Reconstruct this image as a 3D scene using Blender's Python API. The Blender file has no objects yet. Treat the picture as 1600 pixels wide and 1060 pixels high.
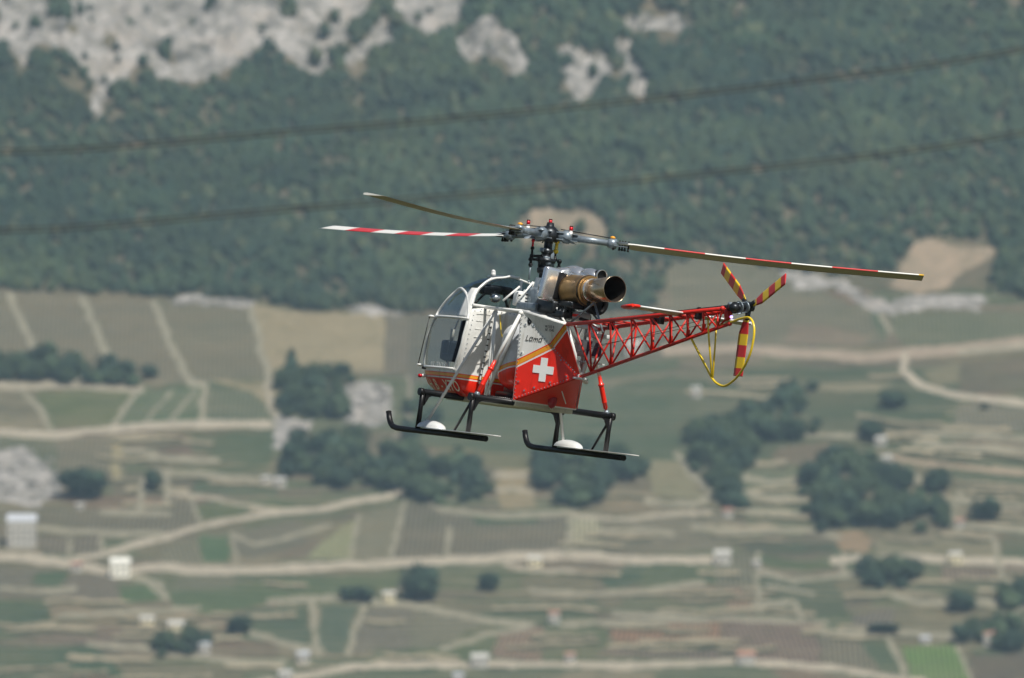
import bpy, bmesh, math, random
import numpy as np
from mathutils import Vector, Matrix, Euler
random.seed(7); RNG = np.random.RandomState(7)
SC = bpy.context.scene
COL = SC.collection

# ------------------------------------------------------------------ camera, light, exposure
FPX = 200/23.6*1600                      # focal length in photograph pixels
PITCH = math.radians(5.0)
CAM = Vector((0, 0, 1.7))
cR = Vector((1, 0, 0)); cU = Vector((0, -math.sin(PITCH), math.cos(PITCH))); cF = Vector((0, math.cos(PITCH), math.sin(PITCH)))
DIST = 126.7                             # to the helicopter
cd = bpy.data.cameras.new('camera'); cam = bpy.data.objects.new('camera', cd); COL.objects.link(cam)
cam.location = CAM; cam.rotation_euler = (math.pi/2+PITCH, 0, 0)
cd.lens = 200; cd.sensor_width = 23.6; cd.clip_start = 1; cd.clip_end = 20000
cd.dof.use_dof = True; cd.dof.focus_distance = DIST; cd.dof.aperture_fstop = 1.45; cd.dof.aperture_blades = 0
SC.camera = cam

SUN = Vector((0.30, -0.54, 0.785)).normalized()      # direction towards the sun
sun_el = math.asin(SUN.z); sun_az = math.atan2(SUN.x, SUN.y)
world = bpy.data.worlds.new('World'); SC.world = world; world.use_nodes = True
wn = world.node_tree; wn.nodes.clear()
sky = wn.nodes.new('ShaderNodeTexSky'); sky.sky_type = 'NISHITA'; sky.sun_disc = False
sky.sun_elevation = sun_el; sky.sun_rotation = sun_az; sky.air_density = 1.0; sky.dust_density = 1.2
bg = wn.nodes.new('ShaderNodeBackground'); bg.inputs[1].default_value = 0.05
wo = wn.nodes.new('ShaderNodeOutputWorld'); wn.links.new(sky.outputs[0], bg.inputs[0]); wn.links.new(bg.outputs[0], wo.inputs[0])
sd = bpy.data.lights.new('sun', 'SUN'); so = bpy.data.objects.new('sun', sd); COL.objects.link(so)
sd.energy = 4.8; sd.angle = math.radians(0.53); sd.color = (1.0, 0.955, 0.88)
so.rotation_euler = SUN.to_track_quat('Z', 'Y').to_euler(); so.location = (0, 0, 60)
SC.view_settings.view_transform = 'Standard'; SC.view_settings.look = 'None'
SC.view_settings.gamma = 1; SC.view_settings.exposure = 0.2
SC.view_settings.use_curve_mapping = False
SC.cycles.volume_bounces = 0; SC.cycles.max_bounces = 8; SC.cycles.transparent_max_bounces = 12
SC.cycles.use_denoising = True

HAZE = 5.4e-5

# ------------------------------------------------------------------ small helpers
def tag(o, label=None, cat=None, group=None, kind=None):
    if label: o['label'] = label
    if cat: o['category'] = cat
    if group: o['group'] = group
    if kind: o['kind'] = kind
    return o
def link(name, me, parent=None):
    o = bpy.data.objects.new(name, me); COL.objects.link(o)
    if parent is not None: o.parent = parent
    return o
def empty(name, loc=(0, 0, 0)):
    o = bpy.data.objects.new(name, None); COL.objects.link(o); o.location = loc; o.empty_display_size = .2
    return o
def rgb(*c):
    return (c[0], c[1], c[2], 1)

def newmat(name):
    m = bpy.data.materials.new(name); m.use_nodes = True
    nt = m.node_tree; b = nt.nodes['Principled BSDF']
    return m, nt, b
def N(nt, t, **kw):
    n = nt.nodes.new(t)
    for k, v in kw.items(): setattr(n, k, v)
    return n
def obj_noise(nt, scale, detail=4, rough=.55, vec=(1, 1, 1), out='Fac'):
    tc = N(nt, 'ShaderNodeTexCoord'); mp = N(nt, 'ShaderNodeMapping'); mp.inputs['Scale'].default_value = vec
    no = N(nt, 'ShaderNodeTexNoise'); no.inputs['Scale'].default_value = scale; no.inputs['Detail'].default_value = detail
    no.inputs['Roughness'].default_value = rough
    nt.links.new(tc.outputs['Object'], mp.inputs[0]); nt.links.new(mp.outputs[0], no.inputs['Vector'])
    return no.outputs[out]
def ramp(nt, fac, stops, interp='LINEAR'):
    r = N(nt, 'ShaderNodeValToRGB'); cr = r.color_ramp; cr.interpolation = interp
    while len(cr.elements) > 1: cr.elements.remove(cr.elements[-1])
    cr.elements[0].position = stops[0][0]; cr.elements[0].color = rgb(*stops[0][1])
    for p, c in stops[1:]:
        e = cr.elements.new(p); e.color = rgb(*c)
    nt.links.new(fac, r.inputs[0]); return r.outputs[0]
def mix(nt, a, b, fac, mode='MIX'):
    m = N(nt, 'ShaderNodeMix', data_type='RGBA', blend_type=mode)
    for s, v in ((m.inputs[0], fac), (m.inputs[6], a), (m.inputs[7], b)):
        if hasattr(v, 'is_linked'): nt.links.new(v, s)
        elif isinstance(v, (tuple, list)): s.default_value = rgb(*v)
        else: s.default_value = v
    return m.outputs[2]
def paint(name, c, rough=.35, metal=0., coat=.0, wear=.12, scale=9.0, bump=0.):
    """paint or metal with slight dirt variation"""
    m, nt, b = newmat(name)
    n = obj_noise(nt, scale, 6, .65)
    dk = tuple(x*(1-wear*2) for x in c); lt = tuple(min(1, x*(1+wear*.6)) for x in c)
    nt.links.new(ramp(nt, n, [(.25, dk), (.5, c), (.8, lt)]), b.inputs['Base Color'])
    rr = N(nt, 'ShaderNodeMapRange'); rr.inputs[3].default_value = rough*.8; rr.inputs[4].default_value = min(1, rough*1.35)
    nt.links.new(obj_noise(nt, scale*3, 4), rr.inputs[0]); nt.links.new(rr.outputs[0], b.inputs['Roughness'])
    b.inputs['Metallic'].default_value = metal; b.inputs['Coat Weight'].default_value = coat; b.inputs['Coat Roughness'].default_value = .08
    if bump:
        bp = N(nt, 'ShaderNodeBump'); bp.inputs['Strength'].default_value = bump; bp.inputs['Distance'].default_value = .01
        nt.links.new(obj_noise(nt, scale*5, 5), bp.inputs['Height']); nt.links.new(bp.outputs[0], b.inputs['Normal'])
    return m

# numpy value noise
def vnoise(x, y, scale, seed=0, octaves=3, gain=.5):
    tot = np.zeros_like(x, dtype=np.float64); amp = 1.; s = 0.
    for o in range(octaves):
        u = x/scale; v = y/scale
        i = np.floor(u).astype(np.int64); j = np.floor(v).astype(np.int64)
        fu = u-i; fv = v-j; fu = fu*fu*(3-2*fu); fv = fv*fv*(3-2*fv)
        def h(a, b):
            n = (a*374761393 + b*668265263 + (seed+o*17)*982451653) & 0x7fffffff
            n = ((n ^ (n >> 13))*1274126177) & 0x7fffffff
            return ((n ^ (n >> 16)) & 0xffff)/65535.
        a = h(i, j); b = h(i+1, j); c = h(i, j+1); d = h(i+1, j+1)
        tot += amp*((a*(1-fu)+b*fu)*(1-fv) + (c*(1-fu)+d*fu)*fv); s += amp
        amp *= gain; scale *= .5
    return tot/s*2-1

# ------------------------------------------------------------------ the hillside
def base_h(x, y):
    x = np.asarray(x, float); y = np.asarray(y, float)
    kx = [-2000, 3300, 3800, 4355, 4500, 5600, 6600, 9000]
    kz = [0, 0, 182, 404, 490, 1080, 1250, 1300]
    z = np.interp(y, kx, kz)
    m = np.clip((y-3300)/400, 0, 1)
    z = z + m*9*vnoise(x, y, 260, 3, 2)
    f = np.clip((y-4330)/120, 0, 1)
    z = z + f*(20*vnoise(x, y*.45, 90, 5, 3))
    t = np.clip((y-3700)/60, 0, 1)*(1-np.clip((y-4330)/40, 0, 1))
    z = z + t*(1.6*vnoise(x*.35, y, 26, 9, 2))
    return z
def project(x, y, z):
    dx = x-CAM.x; dy = y-CAM.y; dz = z-CAM.z
    d = dy*cF.y + dz*cF.z; up = dy*cU.y + dz*cU.z
    d = np.maximum(d, 1.)
    return 800 + FPX*dx/d, 530 - FPX*up/d
# ray / ground by bisection over distance
def ground_at(u, v):
    u = np.atleast_1d(np.asarray(u, float)); v = np.atleast_1d(np.asarray(v, float))
    rx = (u-800)/FPX; ru = (530-v)/FPX
    dy = cF.y + ru*cU.y; dz = cF.z + ru*cU.z
    ts = np.arange(3500, 5200, 4.0)
    X = rx[:, None]*ts; Y = dy[:, None]*ts; Z = CAM.z+dz[:, None]*ts
    below = base_h(X, Y) > Z
    k = np.argmax(below, axis=1)
    t = ts[k]
    lo = t-4.; hi = t.copy()
    for _ in range(8):
        mid = (lo+hi)/2
        b = base_h(rx*mid, dy*mid) > CAM.z+dz*mid
        hi = np.where(b, mid, hi); lo = np.where(b, lo, mid)
    return np.stack([rx*hi, dy*hi, base_h(rx*hi, dy*hi)], 1)

def in_poly(px, py, poly):
    ins = np.zeros(px.shape, bool); n = len(poly)
    for i in range(n):
        x1, y1 = poly[i]; x2, y2 = poly[(i+1) % n]
        if y1 == y2: continue
        c = ((y1 > py) != (y2 > py)) & (px < (x2-x1)*(py-y1)/(y2-y1)+x1)
        ins ^= c
    return ins
def near_line(px, py, line, w):
    d = np.full(px.shape, 1e9)
    for (x1, y1), (x2, y2) in zip(line[:-1], line[1:]):
        L = (x2-x1)**2+(y2-y1)**2
        t = np.clip(((px-x1)*(x2-x1)+(py-y1)*(y2-y1))/L, 0, 1)
        d = np.minimum(d, np.hypot(px-x1-t*(x2-x1), py-y1-t*(y2-y1)))
    return d < w/2

FOREST_EDGE = [(-400, 440), (0, 455), (130, 462), (270, 468), (385, 470), (480, 490), (560, 486), (640, 492), (1020, 492), (1040, 440),
               (1050, 415), (1100, 405), (1160, 408), (1215, 428), (1300, 434), (1390, 430), (1428, 378), (1480, 372), (1555, 385), (1550, 425),
               (1540, 458), (1600, 470), (2000, 470)]
ROCKS = [
    [(-300, -200), (580, -200), (585, 0), (548, 22), (535, 70), (520, 98), (498, 120), (470, 105), (432, 86), (418, 58), (385, 90), (340, 112), (300, 132),
     (270, 122), (205, 112), (172, 132), (162, 160), (146, 180), (140, 160), (150, 128), (118, 88), (112, 72), (60, 66), (42, 78), (38, 110), (26, 90), (0, 62), (-300, 60)],
    [(548, 104), (542, 88), (568, 62), (596, 22), (618, 34), (606, 66), (580, 84), (560, 104)],
    [(606, -60), (700, -60), (716, 6), (712, 38), (690, 44), (655, 55), (638, 40), (614, 8)],
    [(714, 44), (760, 34), (798, 58), (816, 84), (832, 104), (812, 122), (790, 98), (748, 84), (720, 92)],
    [(872, 74), (905, 66), (948, 84), (964, 106), (944, 124), (930, 146), (906, 156), (888, 138), (878, 100)],
    [(962, 56), (984, 54), (988, 84), (1012, 112), (1002, 160), (986, 152), (972, 104)],
    [(985, 22), (1010, 10), (1044, 12), (1072, 38), (1054, 52), (1012, 48), (988, 44)],
    [(802, 346), (842, 326), (920, 334), (952, 352), (934, 384), (882, 380), (836, 392), (806, 370)],
    [(1392, 448), (1414, 420), (1432, 378), (1462, 372), (1482, 388), (1552, 384), (1556, 400), (1510, 420), (1478, 452), (1436, 462)],
    [(278, 466), (300, 462), (332, 468), (352, 464), (396, 466), (394, 478), (330, 478), (280, 476)],
    [(544, 484), (562, 478), (604, 484), (632, 488), (628, 496), (560, 494)],
    [(1218, 432), (1236, 424), (1290, 438), (1332, 448), (1362, 462), (1402, 470), (1430, 462), (1470, 458), (1540, 464), (1542, 482), (1480, 484), (1396, 490), (1356, 480), (1300, 456), (1240, 448)],
]
GREEN_IN_ROCK = [[(62, -80), (86, -80), (110, 8), (104, 30), (84, 26)], [(110, 30), (124, 40), (122, 54), (112, 46)], [(428, -5), (460, -5), (458, 24), (440, 30), (432, 14)],
                 [(162, 58), (182, 62), (176, 78), (166, 74)], [(240, 66), (268, 78), (262, 94), (246, 88)], [(206, 96), (240, 100), (236, 116), (208, 112)], [(510, 18), (526, 22), (524, 38), (512, 34)]]

G1 = (.115, .15, .085); G2 = (.085, .125, .075); BR = (.17, .148, .115); BG = (.155, .15, .11); TAN = (.42, .355, .26); PALE = (.40, .375, .31); RED = (.26, .155, .105)
# name, base colour, second colour, row angle (deg, None = no rows), polygon in photograph pixels
FIELDS = [
    ('field', BG, G1, None, [(-200, 455), (1620, 455), (1800, 1100), (-200, 1100)]),
    # upper left
    ('vineyard', BR, BG, 92, [(-50, 452), (240, 468), (290, 600), (180, 578), (-50, 556)]),
    ('vineyard', (.135, .14, .095), BR, 92, [(246, 474), (388, 476), (418, 590), (300, 600)]),
    ('field', TAN, (.36, .31, .22), None, [(388, 474), (450, 486), (600, 492), (600, 576), (532, 582), (492, 586), (456, 628), (426, 600)]),
    ('vineyard', BR, (.13, .12, .10), 90, [(601, 492), (662, 492), (700, 590), (601, 586)]),
    ('vineyard', (.12, .11, .09), (.10, .105, .08), 90, [(640, 492), (1040, 492), (1040, 560), (940, 640), (640, 640)]),
    ('field', (.33, .29, .22), BG, None, [(-50, 598), (48, 608), (82, 672), (-50, 674)]),
    ('meadow', (.17, .19, .09), G1, None, [(56, 612), (216, 614), (182, 664), (84, 668)]),
    ('vineyard', G2, G1, 60, [(216, 612), (316, 604), (316, 656), (186, 664)]),
    ('field', (.28, .25, .17), TAN, None, [(325, 594), (420, 598), (452, 634), (432, 640), (380, 608)]),
    ('vineyard', G2, BG, 90, [(326, 608), (392, 610), (428, 646), (412, 658), (326, 656)]),
    ('vineyard', (.14, .125, .10), G2, 90, [(-50, 688), (92, 690), (92, 750), (-50, 750)]),
    ('vineyard', (.20, .175, .13), (.11, .11, .085), 90, [(90, 688), (196, 686), (198, 748), (90, 762)]),
    ('field', (.36, .33, .2), TAN, None, [(173, 690), (190, 690), (190, 748), (176, 748)]),
    ('field', (.2, .14, .12), BR, None, [(250, 680), (284, 678), (302, 712), (248, 712)]),
    ('meadow', G2, (.12, .15, .09), None, [(296, 680), (430, 676), (426, 728), (340, 722)]),
    ('meadow', (.09, .13, .09), G2, None, [(300, 744), (428, 752), (434, 775), (306, 770)]),
    ('vineyard', BR, (.12, .12, .09), 90, [(60, 795), (230, 800), (262, 780), (310, 782), (306, 820), (250, 838), (110, 826)]),
    ('meadow', (.15, .17, .09), G1, None, [(310, 790), (430, 778), (470, 790), (400, 800), (320, 812)]),
    ('vineyard', (.12, .11, .095), BR, 90, [(36, 838), (160, 838), (160, 868), (36, 858)]),
    ('meadow', (.10, .17, .09), (.09, .15, .08), None, [(313, 838), (356, 836), (360, 878), (314, 880)]),
    ('vineyard', (.20, .19, .14), (.12, .12, .09), 100, [(252, 850), (312, 840), (312, 880), (256, 882)]),
    ('vineyard', (.13, .12, .10), BG, 75, [(362, 830), (470, 812), (480, 850), (400, 872), (362, 868)]),
    ('meadow', (.21, .24, .14), (.27, .27, .17), 75, [(474, 872), (500, 850), (560, 808), (550, 872)]),
    ('vineyard', (.24, .22, .16), (.115, .12, .09), 75, [(562, 808), (630, 784), (611, 872), (551, 873)]),
    ('vineyard', (.135, .125, .10), (.12, .115, .09), 88, [(632, 784), (700, 794), (770, 806), (885, 808), (890, 868), (612, 872)]),
    ('meadow', (.085, .125, .08), G2, None, [(735, 806), (790, 798), (852, 806), (835, 818), (745, 820)]),
    ('field', (.40, .32, .21), (.33, .28, .2), None, [(776, 730), (836, 730), (838, 796), (782, 796)]),
    ('meadow', (.16, .165, .10), (.2, .19, .12), None, [(650, 690), (870, 700), (840, 735), (770, 730), (700, 712)]),
    ('field', (.33, .31, .24), (.36, .33, .25), 90, [(893, 810), (938, 810), (938, 864), (892, 862)]),
    ('vineyard', (.16, .145, .115), BG, 0, [(940, 812), (1150, 800), (1150, 858), (940, 866)]),
    ('field', (.29, .29, .2), (.26, .24, .17), None, [(1015, 720), (1056, 716), (1104, 782), (1018, 772)]),
    ('field', (.28, .23, .17), BG, None, [(900, 760), (1010, 764), (1040, 790), (1000, 806), (900, 800)]),
    # lower left
    ('vineyard', (.105, .10, .085), (.15, .14, .11), 60, [(-50, 886), (110, 892), (90, 930), (-50, 932)]),
    ('meadow', (.09, .14, .08), G2, None, [(60, 896), (110, 892), (96, 918), (52, 914)]),
    ('vineyard', (.135, .12, .105), BR, 80, [(112, 900), (180, 900), (190, 948), (90, 944)]),
    ('meadow', (.10, .16, .08), (.12, .16, .085), None, [(186, 912), (236, 914), (262, 938), (190, 944)]),
    ('meadow', (.12, .165, .085), (.10, .14, .08), None, [(262, 924), (470, 904), (600, 898), (632, 892), (622, 920), (540, 932), (420, 944), (330, 964), (270, 948)]),
    ('vineyard', (.10, .115, .08), (.17, .165, .12), 80, [(272, 900), (370, 896), (364, 920), (280, 922)]),
    ('meadow', (.085, .12, .08), G1, None, [(-50, 936), (80, 940), (64, 985), (20, 1000), (-50, 998)]),
    ('vineyard', (.17, .115, .10), (.14, .13, .10), 20, [(60, 985), (250, 975), (240, 1005), (50, 1008)]),
    ('field', (.30, .24, .18), BG, None, [(70, 940), (300, 950), (290, 972), (80, 968)]),
    ('meadow', (.08, .12, .075), G2, None, [(40, 1010), (150, 1012), (200, 1060), (-50, 1060), (-50, 1010)]),
    ('meadow', (.085, .12, .085), G2, None, [(390, 952), (480, 950), (486, 1010), (330, 1000)]),
    ('meadow', (.115, .15, .11), (.1, .135, .095), None, [(500, 948), (556, 946), (540, 1020), (498, 1018)]),
    ('vineyard', (.155, .14, .115), (.13, .125, .10), 75, [(570, 950), (650, 946), (640, 1012), (552, 1022)]),
    ('vineyard', (.17, .165, .12), (.13, .13, .1), 75, [(652, 950), (752, 972), (690, 1010), (642, 1012)]),
    ('meadow', (.13, .16, .085), G1, None, [(700, 1010), (770, 984), (780, 1026), (640, 1034), (560, 1036)]),
    ('vineyard', (.23, .165, .13), (.19, .14, .11), 80, [(780, 984), (850, 980), (848, 1032), (770, 1028)]),
    ('meadow', (.15, .165, .1), G1, None, [(852, 986), (952, 980), (950, 1030), (852, 1032)]),
    ('vineyard', RED, (.22, .14, .1), 85, [(956, 976), (1128, 974), (1126, 1006), (958, 1004)]),
    ('vineyard', (.17, .12, .11), (.14, .13, .11), 85, [(960, 1006), (1126, 1008), (1120, 1028), (930, 1026)]),
    ('vineyard', (.24, .16, .12), (.19, .14, .11), 85, [(1130, 918), (1182, 916), (1176, 962), (1132, 960)]),
    ('vineyard', (.20, .13, .115), (.13, .115, .095), 97, [(1132, 964), (1282, 968), (1280, 1044), (1134, 1020)]),
    ('vineyard', (.18, .16, .12), (.12, .115, .09), 90, [(1284, 992), (1384, 996), (1408, 1050), (1286, 1044)]),
    ('meadow', (.09, .125, .08), G1, None, [(1340, 996), (1384, 996), (1408, 1050), (1376, 1046)]),
    ('meadow', (.10, .19, .05), (.12, .2, .065), 90, [(1410, 1010), (1498, 1008), (1516, 1064), (1424, 1064)]),
    ('field', (.115, .10, .09), BR, None, [(1512, 1024), (1650, 1018), (1650, 1064), (1522, 1064)]),
    # lower middle / right
    ('meadow', (.08, .12, .08), G2, None, [(930, 896), (1000, 880), (1040, 884), (1000, 914), (950, 922)]),
    ('meadow', (.12, .15, .09), G1, None, [(1000, 890), (1110, 878), (1120, 912), (1000, 918)]),
    ('vineyard', (.12, .125, .095), BG, 90, [(1120, 870), (1180, 864), (1180, 916), (1118, 918)]),
    ('meadow', (.085, .115, .075), (.13, .15, .1), None, [(1188, 900), (1300, 900), (1326, 962), (1190, 958)]),
    ('meadow', (.13, .16, .08), G2, None, [(1182, 870), (1310, 880), (1300, 892), (1200, 888)]),
    ('vineyard', (.115, .105, .09), G2, None, [(1160, 848), (1310, 850), (1310, 862), (1170, 866)]),
    ('field', (.38, .27, .19), (.32, .25, .18), None, [(1296, 832), (1340, 828), (1362, 842), (1356, 866), (1316, 862)]),
    ('vineyard', (.27, .25, .18), (.14, .14, .10), 70, [(1372, 838), (1550, 838), (1556, 872), (1364, 870)]),
    ('meadow', (.085, .12, .08), G2, None, [(1562, 842), (1650, 848), (1650, 880), (1570, 872)]),
    ('vineyard', (.125, .11, .095), (.2, .15, .12), 90, [(1470, 884), (1650, 884), (1650, 908), (1470, 908)]),
    ('meadow', (.14, .16, .1), G2, None, [(1320, 880), (1470, 882), (1462, 896), (1330, 896)]),
    ('vineyard', (.12, .105, .095), (.15, .14, .12), 80, [(1330, 960), (1394, 950), (1396, 982), (1336, 980)]),
    ('field', (.25, .22, .15), BG, None, [(1420, 930), (1560, 930), (1548, 968), (1426, 966)]),
    # upper right
    ('vineyard', (.165, .155, .115), (.13, .13, .095), 90, [(1046, 412), (1150, 408), (1240, 436), (1300, 460), (1352, 484), (1388, 540), (1226, 545), (1046, 545)]),
    ('vineyard', (.10, .12, .085), G2, 90, [(1348, 474), (1366, 482), (1386, 528), (1374, 530)]),
    ('meadow', (.105, .13, .085), (.15, .15, .1), 88, [(1384, 490), (1650, 484), (1650, 536), (1420, 548), (1398, 520)]),
    ('field', (.22, .165, .13), BR, 0, [(1236, 506), (1290, 510), (1362, 526), (1348, 540), (1222, 536)]),
    ('meadow', (.105, .13, .085), (.09, .12, .075), None, [(1030, 576), (1600, 574), (1480, 640), (1430, 720), (1300, 700), (1180, 720), (1030, 710)]),
    ('field', (.22, .21, .15), (.26, .24, .17), None, [(1440, 584), (1498, 566), (1500, 596), (1460, 604)]),
    ('vineyard', (.15, .13, .105), BG, None, [(1500, 566), (1650, 552), (1650, 616), (1500, 612)]),
    ('field', (.29, .26, .19), (.18, .17, .12), 0, [(1280, 598), (1400, 600), (1370, 612), (1284, 612)]),
    ('vineyard', (.19, .175, .14), (.14, .14, .11), 90, [(1500, 632), (1650, 640), (1650, 676), (1484, 670)]),
    ('field', (.22, .18, .14), BR, None, [(1220, 700), (1300, 690), (1330, 710), (1300, 740), (1200, 716)]),
    ('vineyard', (.16, .16, .11), G2, 0, [(1160, 720), (1262, 740), (1258, 840), (1170, 835), (1165, 780)]),
    ('meadow', (.10, .13, .085), G2, None, [(640, 600), (1060, 560), (1060, 720), (860, 720), (640, 690)]),
    ('field', (.26, .235, .175), BG, None, [(930, 596), (1060, 575), (1160, 585), (1160, 594), (1040, 590), (930, 606)]),
]
# light tracks, walls and roads: name, colour, width (px), line
ROADC = (.44, .40, .33); PATHC = (.36, .34, .27)
LINES = [
    ('track', PATHC, 10, [(14, 458), (34, 505), (56, 556)]), ('track', PATHC, 11, [(128, 462), (150, 515), (172, 574)]), ('track', PATHC, 11, [(241, 475), (268, 540), (298, 602)]),
    ('track', PATHC, 10, [(388, 474), (404, 530), (424, 600)]), ('track', PATHC, 11, [(294, 598), (320, 602), (316, 660)]),
    ('track', ROADC, 12, [(-60, 598), (60, 604), (120, 602), (220, 610)]), ('track', PATHC, 8, [(36, 612), (62, 640), (86, 676)]), ('track', PATHC, 8, [(214, 614), (178, 664)]),
    ('track', PATHC, 5, [(268, 612), (228, 660)]), ('track', PATHC, 5, [(306, 610), (266, 660)]),
    ('road', ROADC, 12, [(-60, 674), (90, 680), (180, 670), (320, 662), (420, 662)]), ('track', ROADC, 10, [(418, 600), (424, 640), (440, 668), (476, 664)]),
    ('track', PATHC, 8, [(190, 704), (245, 706)]), ('track', PATHC, 9, [(236, 716), (338, 720)]), ('track', PATHC, 9, [(236, 736), (330, 742), (430, 752)]),
    ('track', PATHC, 9, [(224, 750), (218, 800)]), ('track', PATHC, 7, [(262, 735), (262, 790)]), ('track', PATHC, 6, [(300, 775), (312, 822)]),
    ('track', ROADC, 7, [(264, 770), (340, 780), (420, 798)]),
    ('track', PATHC, 8, [(160, 800), (260, 802)]), ('track', PATHC, 9, [(60, 826), (160, 832), (250, 834)]), ('track', PATHC, 5, [(108, 838), (108, 872)]), ('track', PATHC, 7, [(156, 836), (164, 866)]),
    ('road', ROADC, 10, [(120, 874), (190, 858), (250, 842), (330, 818), (420, 802), (500, 796), (600, 776), (656, 762)]),
    ('track', PATHC, 7, [(360, 834), (400, 852), (450, 840), (520, 820)]), ('track', PATHC, 5, [(362, 836), (370, 886)]),
    ('road', ROADC, 14, [(-60, 866), (40, 872), (110, 882), (180, 896), (230, 886), (350, 892), (500, 886), (640, 878), (760, 874), (830, 868), (920, 868), (1000, 876), (1130, 874)]),
    ('track', ROADC, 8, [(790, 882), (840, 892), (900, 894)]),
    ('track', PATHC, 6, [(632, 784), (611, 872)]), ('track', PATHC, 6, [(560, 806), (549, 874)]), ('track', PATHC, 6, [(704, 824), (696, 872)]), ('track', PATHC, 8, [(894, 806), (884, 866)]),
    ('track', PATHC, 9, [(655, 772), (690, 796), (780, 806), (900, 802)]), ('track', ROADC, 8, [(900, 806), (990, 812), (1050, 804), (1110, 802)]),
    ('road', ROADC, 10, [(380, 1070), (470, 1056), (560, 1042), (640, 1040), (800, 1038), (1000, 1040), (1100, 1036), (1180, 1034), (1300, 1044), (1440, 1064)]),
    ('track', PATHC, 9, [(487, 938), (492, 980), (496, 1022)]), ('track', PATHC, 9, [(568, 948), (556, 984), (546, 1022)]),
    ('track', PATHC, 10, [(420, 940), (520, 934), (640, 944), (700, 958), (770, 970), (830, 978)]), ('track', PATHC, 7, [(830, 980), (760, 990), (690, 1016)]),
    ('track', PATHC, 7, [(236, 912), (254, 934)]), ('track', PATHC, 7, [(200, 900), (250, 912), (262, 936)]), ('track', PATHC, 8, [(0, 920), (60, 924), (120, 920)]),
    ('track', PATHC, 9, [(390, 990), (440, 1004), (500, 1016)]), ('track', PATHC, 8, [(90, 962), (240, 955), (310, 950)]), ('track', PATHC, 9, [(140, 1008), (230, 1012), (330, 1030), (440, 1036)]),
    ('track', PATHC, 8, [(830, 922), (900, 928), (990, 924), (1100, 912)]), ('track', PATHC, 8, [(960, 958), (1040, 962), (1130, 968)]), ('track', PATHC, 7, [(880, 976), (1000, 970), (1140, 968), (1290, 972)]),
    ('track', PATHC, 7, [(1184, 866), (1186, 958)]), ('track', PATHC, 8, [(1190, 892), (1240, 908), (1290, 904), (1346, 894)]), ('track', PATHC, 6, [(1200, 914), (1270, 928)]),
    ('track', PATHC, 8, [(1180, 946), (1240, 940), (1250, 966)]), ('track', PATHC, 8, [(1318, 868), (1318, 900)]),
    ('road', ROADC, 11, [(1300, 876), (1380, 872), (1480, 874), (1660, 882)]), ('track', PATHC, 8, [(1552, 838), (1562, 872), (1572, 912)]),
    ('track', PATHC, 8, [(1390, 930), (1440, 944), (1560, 940), (1576, 910)]), ('track', PATHC, 8, [(1286, 988), (1384, 988), (1500, 996)]), ('track', PATHC, 9, [(1386, 990), (1400, 1020), (1418, 1062)]),
    ('track', PATHC, 6, [(1496, 1006), (1518, 1064)]), ('track', PATHC, 8, [(1530, 985), (1580, 965), (1600, 945)]),
    ('road', (.36, .30, .24), 16, [(1040, 548), (1150, 544), (1240, 552), (1350, 558), (1420, 552), (1500, 546), (1560, 538), (1700, 528)]),
    ('road', ROADC, 11, [(1414, 556), (1412, 580), (1440, 602), (1490, 616), (1540, 624), (1700, 640)]), ('track', ROADC, 10, [(1500, 550), (1560, 545), (1700, 535)]),
    ('track', PATHC, 8, [(1360, 462), (1376, 496), (1390, 518)]),
    ('track', PATHC, 7, [(1160, 652), (1200, 680), (1340, 682)]),
    ('track', PATHC, 9, [(1448, 678), (1520, 680), (1700, 690)]), ('track', PATHC, 8, [(1430, 692), (1520, 700), (1700, 708)]), ('track', (.42, .34, .26), 8, [(1400, 718), (1500, 728), (1600, 742), (1700, 748)]),
    ('track', PATHC, 8, [(1380, 716), (1430, 744), (1470, 760)]), ('track', PATHC, 8, [(1490, 780), (1560, 790), (1700, 798)]), ('track', PATHC, 7, [(1470, 818), (1560, 826), (1700, 838)]),
    ('track', PATHC, 8, [(1500, 770), (1490, 800), (1500, 835)]),
    ('track', PATHC, 9, [(1166, 770), (1200, 778), (1256, 780)]), ('track', PATHC, 9, [(1168, 800), (1210, 804), (1256, 802)]), ('track', PATHC, 8, [(1080, 824), (1160, 832), (1260, 828), (1310, 838)]),
    ('track', PATHC, 8, [(1150, 742), (1200, 752), (1260, 750)]), ('track', PATHC, 10, [(1010, 784), (1090, 788), (1120, 772), (1080, 740), (1060, 712)]),
    ('track', PATHC, 7, [(940, 832), (1000, 828), (1050, 836)]), ('track', (.30, .27, .22), 7, [(640, 590), (640, 660), (600, 700)]),
    ('track', ROADC, 9, [(775, 742), (836, 742)]), ('track', ROADC, 7, [(780, 766), (836, 766)]),
]
PALE_ROCKS = [[(-40, 702), (40, 700), (70, 728), (98, 745), (96, 772), (60, 790), (-40, 780)], [(536, 606), (570, 594), (606, 600), (616, 640), (598, 664), (560, 668), (534, 650)],
              [(430, 648), (488, 656), (470, 702), (424, 700)], [(418, 744), (436, 742), (448, 760), (430, 762)]]

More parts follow.
